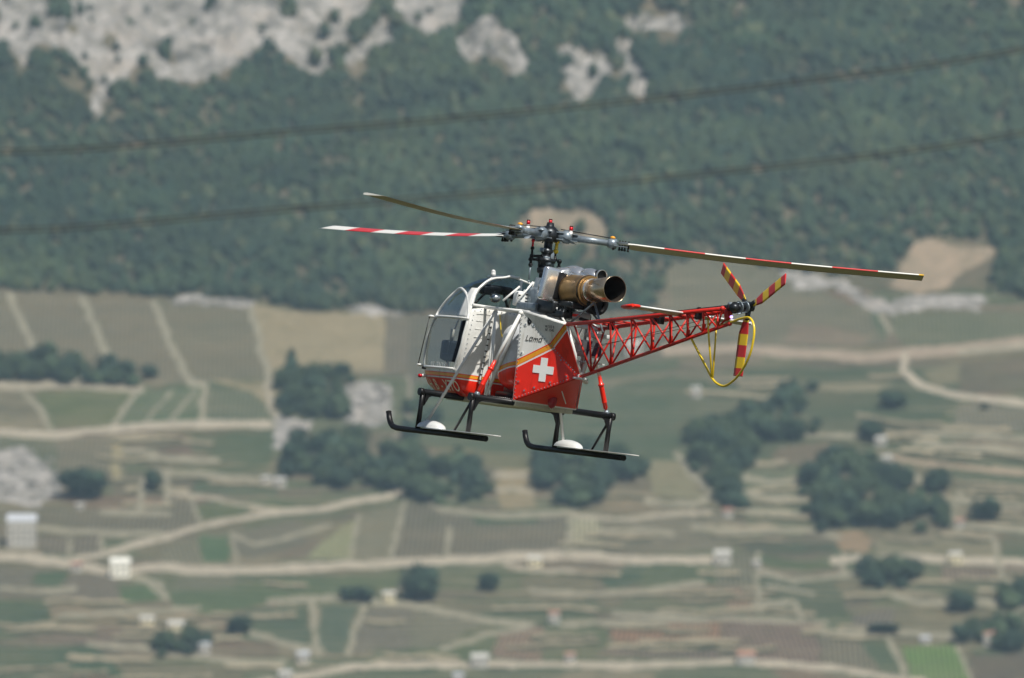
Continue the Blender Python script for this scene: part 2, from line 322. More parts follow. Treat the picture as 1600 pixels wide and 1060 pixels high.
# --- terrain grid, finely divided where the photograph looks
xs = np.concatenate([np.linspace(-3000, -420, 22), np.arange(-330, 330, 1.35), np.linspace(420, 3000, 22)])
ys = np.concatenate([np.linspace(-1500, 3300, 16), np.linspace(3360, 3700, 12), np.arange(3740, 4690, 1.55), np.linspace(4710, 5600, 40), np.linspace(5700, 8500, 20)])
nx, ny = len(xs), len(ys)
GX, GY = np.meshgrid(xs, ys)
GZ = base_h(GX, GY)
PU, PV = project(GX, GY, GZ)
wu = PU + 5*vnoise(GX, GY, 14, 21, 2); wv = PV + 3.2*vnoise(GX, GY, 12, 22, 2)
fz = np.interp(PU, [p[0] for p in FOREST_EDGE], [p[1] for p in FOREST_EDGE])
def rock_mask(u, v, gx, gy):
    w1 = u + 24*vnoise(gx, gy, 24, 31, 5, .75); w2 = v + 14*vnoise(gx, gy, 20, 32, 5, .75)
    m = np.zeros(u.shape, bool)
    for p in ROCKS: m |= in_poly(w1, w2, p)
    for p in GREEN_IN_ROCK: m &= ~in_poly(w1, w2, p)
    return m
rockv = rock_mask(PU, PV, GX, GY)
crag = np.abs(vnoise(GX, GY*.6, 16, 41, 4, .6))
GZ = np.where(rockv & (PV < 200), GZ + 12*crag-4, np.where(rockv, GZ+1.8*crag, GZ))

# face ids
fu = (wu[:-1, :-1]+wu[1:, 1:])/2; fv = (wv[:-1, :-1]+wv[1:, 1:])/2
ru = (PU[:-1, :-1]+PU[1:, 1:])/2; rv = (PV[:-1, :-1]+PV[1:, 1:])/2
cx = (GX[:-1, :-1]+GX[1:, 1:])/2; cy = (GY[:-1, :-1]+GY[1:, 1:])/2
fe = np.interp(fu, [p[0] for p in FOREST_EDGE], [p[1] for p in FOREST_EDGE])
ID = np.zeros(fu.shape, np.int32)                    # 0 = forest floor and the rest of the terrain
infield = (fv > fe) & (cy > 3700)
specs = [('hillside', (.10, .115, .075), (.24, .19, .15), None, 'ground')]
def add_id(mask, spec):
    specs.append(spec); ID[mask] = len(specs)-1
for i, (nm, c1, c2, ang, poly) in enumerate(FIELDS):
    add_id(in_poly(fu, fv, poly) & infield, (nm, c1, c2, ang, 'patch' if i == 0 else 'field'))
lr = random.Random(44)
def ledges(n, x0, x1, y0, y1, lmin, lmax, slope):
    for _ in range(n):
        x, y = lr.uniform(x0, x1), lr.uniform(y0, y1); L = lr.uniform(lmin, lmax); s_ = slope+lr.uniform(-.05, .05); k = lr.uniform(-4, 4)
        ln = [(x-L/2, y-s_*L/2), (x, y+k), (x+L/2, y+s_*L/2)]; t = lr.uniform(.75, 1.1)
        lo = [(a, b+5) for a, b in ln]
        add_id(near_line(fu, fv, lo, 5) & infield, ('terrace_shade_growth', (.075, .085, .05), (.10, .10, .065), None, 'shade_growth'))  # dark strip below each ledge: its shadow painted into the colour, with vegetation
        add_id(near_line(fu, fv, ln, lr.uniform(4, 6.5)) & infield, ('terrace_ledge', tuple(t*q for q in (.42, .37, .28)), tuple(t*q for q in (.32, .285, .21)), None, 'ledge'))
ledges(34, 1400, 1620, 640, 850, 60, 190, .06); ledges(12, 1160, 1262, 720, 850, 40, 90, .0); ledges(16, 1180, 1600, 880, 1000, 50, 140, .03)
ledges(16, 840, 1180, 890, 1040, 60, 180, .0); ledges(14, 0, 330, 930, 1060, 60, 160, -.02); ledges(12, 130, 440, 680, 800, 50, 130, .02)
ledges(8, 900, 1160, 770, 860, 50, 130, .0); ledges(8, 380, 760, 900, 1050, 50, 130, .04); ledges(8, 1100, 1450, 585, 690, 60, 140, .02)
for nm, c, w, line in LINES:
    add_id(near_line(fu, fv, line, w) & infield, (nm, c, tuple(k*.75 for k in c), None, 'road'))
add_id(rock_mask(ru, rv, cx, cy) & (cy > 3700), ('cliff', None, None, None, 'rock'))
pr = np.zeros(fu.shape, bool)
for p in PALE_ROCKS: pr |= in_poly(ru+9*vnoise(cx, cy, 9, 51, 3), rv+7*vnoise(cx, cy, 9, 52, 3), p)
scar = np.zeros(fu.shape, bool)
w5 = ru+16*vnoise(cx, cy, 18, 71, 4, .7); w6 = rv+10*vnoise(cx, cy, 16, 72, 4, .7)
for p in (ROCKS[7], ROCKS[8]): scar |= in_poly(w5, w6, p)
ID[(ID == len(specs)-1) & (rv > 330) & (rv < 462) & ((ru < 1000) | (ru > 1370)) & ~scar] = 0
add_id(scar & (cy > 3700), ('bare_slope', (.44, .34, .265), (.28, .24, .18), None, 'scar'))
add_id(cy < 3690, ('valley_floor', (.07, .09, .045), (.09, .085, .055), None, 'ground'))
add_id(pr, ('rocky_ground', None, None, None, 'rock2'))

def ground_mat(name, c1, c2, ang, style):
    m, nt, b = newmat(name)
    b.inputs['Roughness'].default_value = .95; b.inputs['Specular IOR Level'].default_value = .15
    if style in ('rock', 'rock2'):
        n = obj_noise(nt, .06 if style == 'rock' else .12, 12, .72)
        base = ramp(nt, n, [(.34, (.07, .07, .06)), (.43, (.24, .23, .21)), (.54, (.42, .40, .375)), (.72, (.58, .55, .52))])
        n2 = obj_noise(nt, .25, 6, .6, (1, 1, .25))
        base = mix(nt, base, (.17, .16, .12), ramp(nt, n2, [(.48, (0, 0, 0)), (.62, (.75, .75, .75))]))
        n3 = obj_noise(nt, .03, 3)
        base = mix(nt, base, (.40, .31, .22), ramp(nt, n3, [(.55, (0, 0, 0)), (.75, (.4, .4, .4))]))
        base = mix(nt, base, (.80, .79, .78), 1., 'MULTIPLY'); nt.links.new(base, b.inputs['Base Color']); return m
    if style == 'patch':
        # small terraced plots, long across the slope, in the colours of vines, stubble, grass and soil
        tc = N(nt, 'ShaderNodeTexCoord'); mp = N(nt, 'ShaderNodeMapping'); mp.inputs['Scale'].default_value = (.018, .045, 0)
        vo = N(nt, 'ShaderNodeTexVoronoi', distance='CHEBYCHEV'); vo.inputs['Scale'].default_value = 1; vo.inputs['Randomness'].default_value = .8
        nt.links.new(tc.outputs['Object'], mp.inputs[0]); nt.links.new(mp.outputs[0], vo.inputs['Vector'])
        sep = N(nt, 'ShaderNodeSeparateColor'); nt.links.new(vo.outputs['Color'], sep.inputs[0])
        base = ramp(nt, sep.outputs[0], [(0, (.10, .13, .08)), (.16, (.14, .13, .10)), (.32, (.17, .16, .11)), (.46, (.11, .14, .085)), (.6, (.19, .16, .125)), (.72, (.13, .15, .09)), (.84, (.25, .22, .165)), (.93, (.2, .14, .11))], 'CONSTANT')
        wv_ = N(nt, 'ShaderNodeTexWave', wave_type='BANDS', bands_direction='Y'); wv_.inputs['Scale'].default_value = .028
        wv_.inputs['Distortion'].default_value = 9; wv_.inputs['Detail'].default_value = 4; wv_.inputs['Detail Scale'].default_value = .35
        nt.links.new(tc.outputs['Object'], wv_.inputs['Vector'])
        base = mix(nt, base, (.33, .30, .235), ramp(nt, wv_.outputs['Fac'], [(.86, (0, 0, 0)), (.97, (.7, .7, .7))]))
    else:
        n = obj_noise(nt, .035 if style != 'road' else .15, 5, .6)
        base = ramp(nt, n, [(.3, c1), (.7, c2)])
        if ang is not None:
            tc = N(nt, 'ShaderNodeTexCoord'); mp = N(nt, 'ShaderNodeMapping'); mp.inputs['Rotation'].default_value = (0, 0, math.radians(90-ang))
            w = N(nt, 'ShaderNodeTexWave', wave_type='BANDS', bands_direction='X'); w.inputs['Scale'].default_value = .314/2.3; w.inputs['Distortion'].default_value = .5
            w.inputs['Detail Scale'].default_value = .2
            nt.links.new(tc.outputs['Object'], mp.inputs[0]); nt.links.new(mp.outputs[0], w.inputs['Vector'])
            lt = tuple(min(.6, (a+b_)/2*1.75+.05) for a, b_ in zip(c1, c2)); dk = tuple((a+b_)/2*.62 for a, b_ in zip(c1, c2))
            base = mix(nt, base, ramp(nt, w.outputs['Fac'], [(.3, dk), (.75, lt)]), .85)
    n2 = obj_noise(nt, .35, 6, .7)
    base = mix(nt, base, ramp(nt, n2, [(.3, (.62, .64, .6)), (.7, (1.3, 1.28, 1.25))]), .75, 'MULTIPLY')
    n4 = obj_noise(nt, .09, 4, .7)
    base = mix(nt, base, (.09, .115, .06) if style != 'road' else (.2, .2, .13), ramp(nt, n4, [(.55, (0, 0, 0)), (.72, (.55, .55, .55))]))
    if style not in ('road', 'shade_growth', 'ledge', 'scar'):
        # thin tan terrace edges and dry ledges that follow the slope
        tc2 = N(nt, 'ShaderNodeTexCoord'); w2 = N(nt, 'ShaderNodeTexWave', wave_type='BANDS', bands_direction='Y'); w2.inputs['Scale'].default_value = .042
        w2.inputs['Distortion'].default_value = 7; w2.inputs['Detail'].default_value = 3; w2.inputs['Detail Scale'].default_value = .25
        nt.links.new(tc2.outputs['Object'], w2.inputs['Vector'])
        msk = ramp(nt, obj_noise(nt, .02, 3, .6, (1, 2.5, 1)), [(.46, (0, 0, 0)), (.6, (1, 1, 1))])
        ln = ramp(nt, w2.outputs['Fac'], [(.80, (0, 0, 0)), (.95, (.62, .62, .62))])
        base = mix(nt, base, (.36, .315, .235), mix(nt, ln, msk, 1., 'MULTIPLY'))
        base = mix(nt, base, (.30, .235, .16), ramp(nt, obj_noise(nt, .012, 4, .6, (1, 2, 1)), [(.5, (0, 0, 0)), (.75, (.35, .35, .35))]))
    base = mix(nt, base, (.575, .565, .485) if style not in ('road', 'ledge', 'scar') else ((.86, .83, .78) if name.startswith('road') else (.72, .70, .64)), 1., 'MULTIPLY')
    nt.links.new(base, b.inputs['Base Color'])
    return m

V = np.stack([GX.ravel(), GY.ravel(), GZ.ravel()], 1)
II, JJ = np.meshgrid(np.arange(ny-1), np.arange(nx-1), indexing='ij')
Q = np.stack([II*nx+JJ, II*nx+JJ+1, (II+1)*nx+JJ+1, (II+1)*nx+JJ], -1)
def mesh_np(name, verts, faces):
    me = bpy.data.meshes.new(name); k = faces.shape[1]
    me.vertices.add(len(verts)); me.vertices.foreach_set('co', np.ascontiguousarray(verts, np.float32).ravel())
    me.loops.add(faces.size); me.loops.foreach_set('vertex_index', np.ascontiguousarray(faces, np.int32).ravel())
    me.polygons.add(len(faces)); me.polygons.foreach_set('loop_start', np.arange(0, faces.size, k, dtype=np.int32))
    me.update(calc_edges=True); return me
for k, sp in enumerate(specs):
    q = Q[ID == k]
    if len(q) == 0: continue
    used, inv = np.unique(q.ravel(), return_inverse=True)
    me = mesh_np(sp[0], V[used], inv.reshape(-1, 4))
    me.materials.append(ground_mat(sp[0]+'_ground', *sp[1:]))
    tag(link(sp[0], me), kind='structure')

# ------------------------------------------------------------------ haze
hb = bmesh.new(); bmesh.ops.create_cube(hb, size=1)
for v in hb.verts: v.co = Vector((v.co.x*6200, 3350+v.co.y*10500, 700+v.co.z*1404))
hm = bpy.data.meshes.new('haze'); hb.to_mesh(hm); hb.free()
mh = bpy.data.materials.new('haze_air'); mh.use_nodes = True; nt = mh.node_tree; nt.nodes.clear()
pv = nt.nodes.new('ShaderNodeVolumePrincipled'); pv.inputs['Density'].default_value = HAZE; pv.inputs['Color'].default_value = (.56, .81, 1.0, 1); pv.inputs['Anisotropy'].default_value = 0.0
ou = nt.nodes.new('ShaderNodeOutputMaterial'); nt.links.new(pv.outputs[0], ou.inputs['Volume'])
hm.materials.append(mh); tag(link('haze', hm), kind='stuff')

# ------------------------------------------------------------------ foliage
def leaf_mat(name, c1, c2, attr=False):
    m, nt, b = newmat(name)
    b.inputs['Roughness'].default_value = .8; b.inputs['Specular IOR Level'].default_value = .2
    n = obj_noise(nt, .55, 5, .7)
    base = ramp(nt, n, [(.3, c1), (.7, c2)])
    if attr:
        a = N(nt, 'ShaderNodeAttribute', attribute_name='tint'); base = mix(nt, base, a.outputs['Color'], 1., 'MULTIPLY')
    nt.links.new(base, b.inputs['Base Color']); return m
def ico(sub):
    bm = bmesh.new(); bmesh.ops.create_icosphere(bm, subdivisions=sub, radius=1)
    v = np.array([w.co[:] for w in bm.verts]); f = np.array([[w.index for w in fc.verts] for fc in bm.faces]); bm.free(); return v, f
IV, IF = ico(2)
# forest of low oaks and pines on the upper slope
n_try = 26000
fx = RNG.uniform(-345, 345, n_try); fy = RNG.uniform(4290, 4705, n_try)
fzv = base_h(fx, fy); pu, pv_ = project(fx, fy, fzv)
edge = np.interp(pu, [p[0] for p in FOREST_EDGE], [p[1] for p in FOREST_EDGE])
dens = vnoise(fx, fy, 22, 61, 3, .7)
rm = rock_mask(pu, pv_, fx, fy)
rm |= rock_mask(pu, pv_-8, fx, fy) | rock_mask(pu, pv_-16, fx, fy); keep = (pv_ < edge-3) & (~rm | (RNG.rand(n_try) < .022)) & (dens > -.36 - .22*RNG.rand(n_try))
fx, fy, fzv = fx[keep], fy[keep], fzv[keep]; nF = len(fx)
variants = []
for k in range(6):
    r = np.random.RandomState(100+k)
    a = r.uniform(.72, 1.28, len(IV)); v = IV*a[:, None]; v[:, 2] *= r.uniform(.9, 1.35)
    variants.append(v)
sz = (1.2+2.4*RNG.rand(nF)**1.6)*(1+.35*vnoise(fx, fy, 45, 62, 2)); rot = RNG.uniform(0, 6.28, nF); var = RNG.randint(0, 6, nF)
allv = np.zeros((nF, len(IV), 3)); 
for k in range(6):
    s = var == k; v = variants[k]; c = np.cos(rot[s])[:, None]; sn = np.sin(rot[s])[:, None]
    allv[s, :, 0] = (v[None, :, 0]*c - v[None, :, 1]*sn)*sz[s][:, None]
    allv[s, :, 1] = (v[None, :, 0]*sn + v[None, :, 1]*c)*sz[s][:, None]
    allv[s, :, 2] = v[None, :, 2]*sz[s][:, None]*1.15
allv += np.stack([fx, fy, fzv+sz*.85], 1)[:, None, :]
allf = IF[None, :, :]+(np.arange(nF)*len(IV))[:, None, None]
me = mesh_np('forest', allv.reshape(-1, 3), allf.reshape(-1, 3))
big = vnoise(fx, fy, 60, 63, 3); hue = RNG.uniform(0, 1, nF)
tint = np.ones((nF, 4)); 
b2_ = vnoise(fx, fy, 28, 64, 2); tint[:, 0] = .85+.4*hue+.45*big+.3*b2_; tint[:, 1] = .95+.18*hue+.22*big+.2*b2_; tint[:, 2] = 1.0-.05*hue+.15*big
dry = RNG.rand(nF) < .07; tint[dry, :3] = [2.4, 1.75, 1.6]
br = RNG.uniform(.84, 1.18, nF)*(1+.45*vnoise(fx, fy, 38, 66, 3)); tint[:, :3] *= br[:, None]
at = me.color_attributes.new('tint', 'FLOAT_COLOR', 'POINT'); at.data.foreach_set('color', np.repeat(tint, len(IV), 0).astype(np.float32).ravel())
me.materials.append(leaf_mat('forest_leaves', (.019, .036, .020), (.037, .056, .028), True))
tag(link('forest', me), 'mixed scrub forest covering the upper mountainside below the pale cliff', 'forest', kind='stuff')

# individual trees
def crown_mesh(seed, conifer=False):
    r = np.random.RandomState(seed); vs = []; fs = []; n0 = 0
    nl = 15
    for k in range(nl):
        if conifer: t = k/nl; rad = .42*(1-t)+.08; h = .25+.75*t; p = np.array([r.uniform(-.25, .25)*(1-t), r.uniform(-.25, .25)*(1-t), h])
        else:
            th = r.uniform(0, 6.28); q = r.uniform(0, .52); p = np.array([math.cos(th)*q, math.sin(th)*q, .55+r.uniform(-.22, .3)]); rad = r.uniform(.18, .32)
        v = IV*(rad*r.uniform(.7, 1.3, len(IV)))[:, None]*np.array([1, 1, .85]) + p
        vs.append(v); fs.append(IF+n0); n0 += len(IV)
    # loose leaf sprays at the outline
    m = 420; d = r.normal(size=(m, 3)); d /= np.linalg.norm(d, axis=1)[:, None]
    pos = d*np.array([.62, .62, .45])*r.uniform(.75, 1.12, m)[:, None]+np.array([0, 0, .6])
    if conifer: pos = d*np.array([.35, .35, .5])*r.uniform(.7, 1.05, m)[:, None]+np.array([0, 0, .65])
    e = r.normal(size=(m, 3, 3))*.05
    vs.append((pos[:, None, :]+e).reshape(-1, 3)); fs.append(np.arange(m*3).reshape(-1, 3)+n0)
    me = mesh_np('crown', np.concatenate(vs), np.concatenate(fs)); return me
def trunk_mesh():
    bm = bmesh.new(); rings = []
    for z, r in ((-.12, .065), (.0, .05), (.25, .035), (.55, .02), (.8, .008)):
        ring = [bm.verts.new((r*math.cos(a*math.pi/4)+.02*z, r*math.sin(a*math.pi/4), z)) for a in range(8)]
        if rings:
            for a in range(8): bm.faces.new((rings[-1][a], rings[-1][(a+1) % 8], ring[(a+1) % 8], ring[a]))
        rings.append(ring)
    for k in range(5):
        a = k*1.3; d = Vector((math.cos(a), math.sin(a), .9)).normalized(); p = Vector((0, 0, .2+.08*k)); s = Vector((-d.y, d.x, 0)).normalized()*.012; q = p+d*.35
        v1, v2, v3 = bm.verts.new(p+s), bm.verts.new(p-s), bm.verts.new(q); v4 = bm.verts.new(p+Vector((0, 0, .02)))
        bm.faces.new((v1, v2, v3)); bm.faces.new((v2, v4, v3)); bm.faces.new((v4, v1, v3))
    me = bpy.data.meshes.new('trunk'); bm.to_mesh(me); bm.free(); return me
LEAVES = [leaf_mat('leaves_dark', (.020, .042, .028), (.050, .078, .042)), leaf_mat('leaves_mid', (.030, .058, .030), (.075, .10, .045))]
BARK = paint('bark', (.12, .09, .06), .9)
CROWNS = {(s, m): crown_mesh(s, s >= 4) for s in range(6) for m in range(2)}
for (s, m), me in CROWNS.items(): me.materials.append(LEAVES[m])
TRK = trunk_mesh(); TRK.materials.append(BARK)
def tree(u, v, hpx, label, group=None, m=0, wide=1.0, conifer=False):
    p = ground_at(u, v)[0]; h = hpx*.318
    t = empty('tree', p); tag(t, label, 'tree', group)
    s = random.randint(4, 5) if conifer else random.randint(0, 3)
    for me, nm in ((CROWNS[(s, m)], 'crown'), (TRK, 'trunk')):
        o = link(nm, me, t); o.scale = (h*.95*wide, h*.95*wide, h)
    t.rotation_euler = (0, 0, random.uniform(0, 6.28))
    return t
def grove(poly, n, hpx, label, group, seed):
    r = random.Random(seed); x0 = min(p[0] for p in poly); x1 = max(p[0] for p in poly); y0 = min(p[1] for p in poly); y1 = max(p[1] for p in poly)
    pts = []; tries = 0
    while len(pts) < n and tries < 6000:
        tries += 1; x, y = r.uniform(x0, x1), r.uniform(y0, y1)
        if not in_poly(np.array([x]), np.array([y]), poly)[0]: continue
        dmin = hpx*.42*(1-tries/9000)
        if all(math.hypot(x-a, (y-b)*1.6) > dmin for a, b in pts): pts.append((x, y))
    for x, y in pts:
        k_ = r.random(); s_ = .55 if k_ < .25 else r.uniform(.75, 1.2)
        tree(x+r.uniform(-7, 7)*(k_ < .3), y+hpx*.22+r.uniform(-5, 5)*(k_ < .3), hpx*s_, label, group, int(r.random() < .55), r.uniform(.85, 1.2), r.random() < .12)
grove([(-20, 566), (60, 560), (150, 574), (238, 586), (225, 604), (120, 598), (-20, 592)], 34, 26, 'dark green tree in the hedge line along the foot of the upper left vineyard', 'trees of the hedge below the upper left vineyard', 1)
grove([(448, 575), (545, 572), (560, 600), (536, 612), (530, 650), (445, 655), (440, 620)], 26, 28, 'tree in the small wood below the bright tan field, left of the helicopter nose', 'trees below the bright tan field', 2)
grove([(440, 700), (500, 668), (600, 700), (720, 720), (770, 750), (760, 785), (670, 780), (600, 755), (520, 760), (440, 745)], 60, 30, 'dark tree in the long wood below the helicopter left skid', 'trees of the wood below the left skid', 3)
grove([(840, 725), (870, 700), (1000, 715), (1005, 745), (950, 755), (930, 790), (850, 790)], 36, 28, 'dark tree in the wood under the helicopter right skid', 'trees of the wood below the right skid', 4)
grove([(1070, 690), (1130, 650), (1210, 620), (1275, 605), (1278, 660), (1262, 690), (1190, 690), (1160, 730), (1155, 790), (1115, 780)], 60, 28, 'tree in the curved wood right of and below the yellow tail hoop', 'trees of the wood below the tail hoop', 5)
grove([(1262, 745), (1310, 700), (1350, 720), (1400, 745), (1410, 775), (1480, 800), (1480, 825), (1380, 820), (1340, 825), (1270, 825), (1258, 790)], 70, 29, 'tree in the round wood on the right side of the vineyards', 'trees of the round wood on the right', 6)
grove([(1348, 892), (1425, 895), (1424, 920), (1360, 925)], 10, 26, 'tree in the small clump between the lower right terraces', 'trees of the clump on the lower right terraces', 7)
grove([(1565, 925), (1610, 905), (1615, 945), (1570, 945)], 7, 28, 'tree in the clump cut by the right edge of the picture', 'trees at the right edge', 8)
grove([(1556, 975), (1612, 975), (1612, 1010), (1560, 1015)], 8, 28, 'tree in the lower clump at the right edge beside the little pale hut', 'trees beside the right edge hut', 9)
grove([(1490, 985), (1545, 982), (1540, 1000), (1495, 1000)], 5, 24, 'bush in the short row left of the little pale hut', 'bushes left of the hut', 10)
grove([(245, 1000), (320, 1000), (318, 1025), (250, 1025)], 8, 25, 'dark tree in the clump near the lower left corner', 'trees near the lower left corner', 11)
grove([(630, 650), (660, 600), (700, 610), (700, 690), (640, 690)], 8, 24, 'low tree half hidden behind the helicopter left skid leg', 'trees behind the skid leg', 12)
for u, v, h, w, lab in [
    (130, 778, 42, 1.5, 'broad dark round tree standing alone beside the pale rocks on the left'),
    (655, 938, 50, .95, 'tall dark tree standing alone below the long pale road, left of centre'),
    (764, 924, 26, 1., 'small dark bush on the pale terrace right of the tall lone tree'),
    (1466, 770, 36, 1., 'single round tree on the terraces at the right of the round wood'),
    (1395, 638, 26, 1.3, 'low dark bush in the green meadow below the forked track'),
    (1365, 688, 30, 1.2, 'dark bush beside the white rocks above the round wood'),
    (1536, 812, 28, 1.4, 'single bush near the orange roof on the right terraces'),
    (560, 936, 18, 2.4, 'low spreading shrub left of the tall lone tree'),
    (375, 990, 26, 1.1, 'small tree between the pale huts in the lower left'),
    (1390, 826, 30, 1.0, 'tree at the lower tip of the round wood'),
    (455, 590, 40, .55, 'narrow tall poplar in front of the bright tan field'),
    (1500, 956, 30, 1.2, 'low tree on the tan terrace in the lower right'),
    (1380, 988, 12, 3.2, 'low dark hedge bush above the bright green meadow'),
    (242, 765, 28, .8, 'little dark tree between the pale terrace tracks on the left'),
    (1540, 640, 10, 1.2, 'tiny bush by the track at the right')]:
    tree(u, v, h, lab, m=0, wide=w, conifer=(w < .7))

# ------------------------------------------------------------------ distant buildings
STONE = paint('pale_render', (.44, .42, .37), .9, scale=.8); ROOF_R = paint('roof_tile', (.36, .18, .12), .9, scale=1.5); ROOF_G = paint('roof_slate', (.48, .50, .53), .8, scale=1.5)
WOODD = paint('shutter_wood', (.12, .09, .07), .8); GLD = paint('dark_pane', (.03, .035, .04), .2); ROOF_W = paint('roof_white', (.50, .485, .44), .7, scale=1.5)
OCHRE = paint('ochre_render', (.62, .55, .36), .9, scale=.8)
def boxmesh(name, parts, mat, parent):
    bm = bmesh.new()
    for (x0, x1, y0, y1, z0, z1) in parts:
        vs = [bm.verts.new((x, y, z)) for z in (z0, z1) for (x, y) in ((x0, y0), (x1, y0), (x1, y1), (x0, y1))]
        for f in ((3, 2, 1, 0), (4, 5, 6, 7), (0, 1, 5, 4), (1, 2, 6, 5), (2, 3, 7, 6), (3, 0, 4, 7)): bm.faces.new([vs[i] for i in f])
    me = bpy.data.meshes.new(name); bm.to_mesh(me); bm.free(); me.materials.append(mat); return link(name, me, parent)
def house(u, v, w, d, h, label, wall=STONE, roof=ROOF_R, rz=0., cat='house'):
    if w < 12: w, d, h = w*.86, d*.86, h*.88
    p = ground_at(u, v)[0]; t = empty('house', (p[0], p[1], p[2]-.3)); tag(t, label, cat); t.rotation_euler = (0, 0, rz)
    boxmesh('wall', [(-w/2, w/2, -d/2, d/2, -1.5, h)], wall, t)
    bm = bmesh.new(); o = .35; rh = w*.28
    a = [bm.verts.new(c) for c in ((-w/2-o, -d/2-o, h+.01), (w/2+o, -d/2-o, h+.01), (w/2+o, d/2+o, h+.01), (-w/2-o, d/2+o, h+.01), (-w/2-o, 0, h+rh), (w/2+o, 0, h+rh))]
    for f in ((3, 2, 1, 0), (0, 1, 5, 4), (2, 3, 4, 5), (0, 4, 3), (1, 2, 5)): bm.faces.new([a[i] for i in f])
    me = bpy.data.meshes.new('roof'); bm.to_mesh(me); bm.free(); me.materials.append(roof); rf = link('roof', me, t)
    boxmesh('chimney', [(w*.2, w*.2+.6, .4, 1.0, h+.2, h+rh+.8)], wall, rf)
    nwin = max(2, int(w/2.6)); rows = max(1, int(h/2.8))
    for r_ in range(rows):
        for k in range(nwin):
            cxw = -w/2+w*(k+.5)/nwin; z0 = 1.0+r_*2.7
            if r_ == 0 and k == 0: boxmesh('door', [(cxw-.5, cxw+.5, -d/2-.06, -d/2-.003, 0, 2.05)], WOODD, t); continue
            f = boxmesh('window', [(cxw-.5, cxw+.5, -d/2-.05, -d/2-.003, z0, z0+1.3)], WOODD, t)
            boxmesh('pane', [(cxw-.4, cxw+.4, -d/2-.08, -d/2-.053, z0+.1, z0+1.2)], GLD, f)
    return t
house(188, 900, 10, 6.5, 7.0, 'bright white cottage with pale roof beside the fork of the pale roads', paint('lime_white', (.85, .82, .7), .8), paint('lime_roof', (.82, .8, .72), .8))
house(120, 892, 5.5, 5, 3.4, 'low grey stone hut left of the bright white cottage')
house(34, 852, 13, 8, 11, 'tall pale tower-like stone building with a grey roof at the left', STONE, ROOF_G)
house(750, 1040, 8.5, 6.5, 4.2, 'white cottage on the lowest road, left of centre', STONE, ROOF_W)
house(474, 1034, 6, 5, 4, 'small pale hut on the bend above the lowest road, lower left', STONE, ROOF_G)
house(446, 1064, 6.5, 5, 4, 'pale hut cut by the bottom edge of the picture', STONE, ROOF_W)
house(716, 1066, 5, 5, 3.5, 'small pale hut at the bottom edge right under the white cottage', STONE, ROOF_G)
house(1166, 1036, 8.5, 6, 4, 'white cottage with reddish roof on the lowest road, right of centre', STONE, ROOF_R)
house(1129, 880, 8.5, 6.5, 5, 'white house at the right end of the long pale road', STONE, ROOF_W)
house(1493, 880, 6.5, 5, 4.5, 'square cream house on the road at the right', OCHRE, ROOF_W)
house(866, 972, 5.5, 5, 4.5, 'little white hut with reddish roof in the middle terraces')
house(891, 1034, 5, 4.5, 3.6, 'little white hut on the lowest road near the centre')
house(836, 884, 7, 5, 3.6, 'low yellowish cottage in the middle of the long pale road', OCHRE, ROOF_W)
house(320, 1020, 5.5, 5, 4.2, 'narrow pale hut in the trees of the lower left', STONE, ROOF_G)
house(275, 984, 8, 5, 2.8, 'pale yellow shed on the terrace in the lower left', OCHRE, ROOF_W)
house(230, 975, 7, 5, 2.6, 'long low cream shed left of the pale yellow shed', OCHRE, ROOF_W)
house(438, 758, 5.5, 5, 3, 'white hut right at the left end of the long wood', STONE, ROOF_W)
house(415, 754, 4.5, 4, 2.6, 'smaller white hut at the end of the terrace wall, left of the wood', STONE, ROOF_W)
house(1500, 822, 5, 5, 3, 'little house with orange roof on the right terraces', STONE, ROOF_R)
house(1546, 1006, 6, 5, 5, 'little pale hut between two tree clumps near the right edge')
house(1446, 1004, 5, 4, 2.2, 'low stone shelter above the bright green meadow', STONE, ROOF_G)
house(1376, 694, 6, 5, 3, 'white shelter beside the dark bush above the round wood', STONE, ROOF_W)
house(1386, 726, 5, 4, 4, 'white hut below the dark bush above the round wood', STONE, ROOF_W)
house(608, 940, 6, 5, 4, 'cream hut left of the tall lone tree', OCHRE, ROOF_W)
house(1137, 806, 5, 5, 3, 'little reddish-roofed hut at the foot of the curved wood')
house(1088, 620, 5, 5, 4.5, 'white hut in the green slope under the yellow tail hoop', STONE, ROOF_W)
house(1182, 886, 4, 4, 2.6, 'tiny white hut right of the white road-end house', STONE, ROOF_W)
house(125, 795, 4, 4, 2.2, 'tiny pale hut under the broad round tree', STONE, ROOF_W)
house(990, 552, 9, 7, 5, 'white building seen through the red tail boom', STONE, ROOF_W)
house(1270, 545, 1.5, 1.5, .6, 'tiny pale marker stone on the pinkish road', STONE, ROOF_W, cat='hut')

# boulders and pale outcrops
BOULD = ground_mat('boulder_stone', None, None, None, 'rock2')
bmeshes = []
for k in range(4):
    r = np.random.RandomState(300+k); v = IV*r.uniform(.75, 1.25, len(IV))[:, None]*np.array([1.2, 1, .7]); me = mesh_np('boulder', v, IF); me.materials.append(BOULD); bmeshes.append(me)
def boulders(pts, label, group):
    for (u, v, s) in pts:
        p = ground_at(u, v)[0]; o = link('boulder', random.choice(bmeshes)); o.location = p; o.scale = (s, s, s); o.rotation_euler = (0, 0, random.uniform(0, 6)); tag(o, label, 'boulder', group)
rr = random.Random(5)
boulders([(rr.uniform(-10, 92), rr.uniform(706, 772), rr.uniform(1.2, 2.8)) for _ in range(22)], 'pale boulder in the rockfall at the left edge', 'boulders at the left edge')
boulders([(rr.uniform(540, 606), rr.uniform(605, 660), rr.uniform(1.2, 3.0)) for _ in range(16)], 'pale boulder in the outcrop left of the front skid', 'boulders left of the skid')
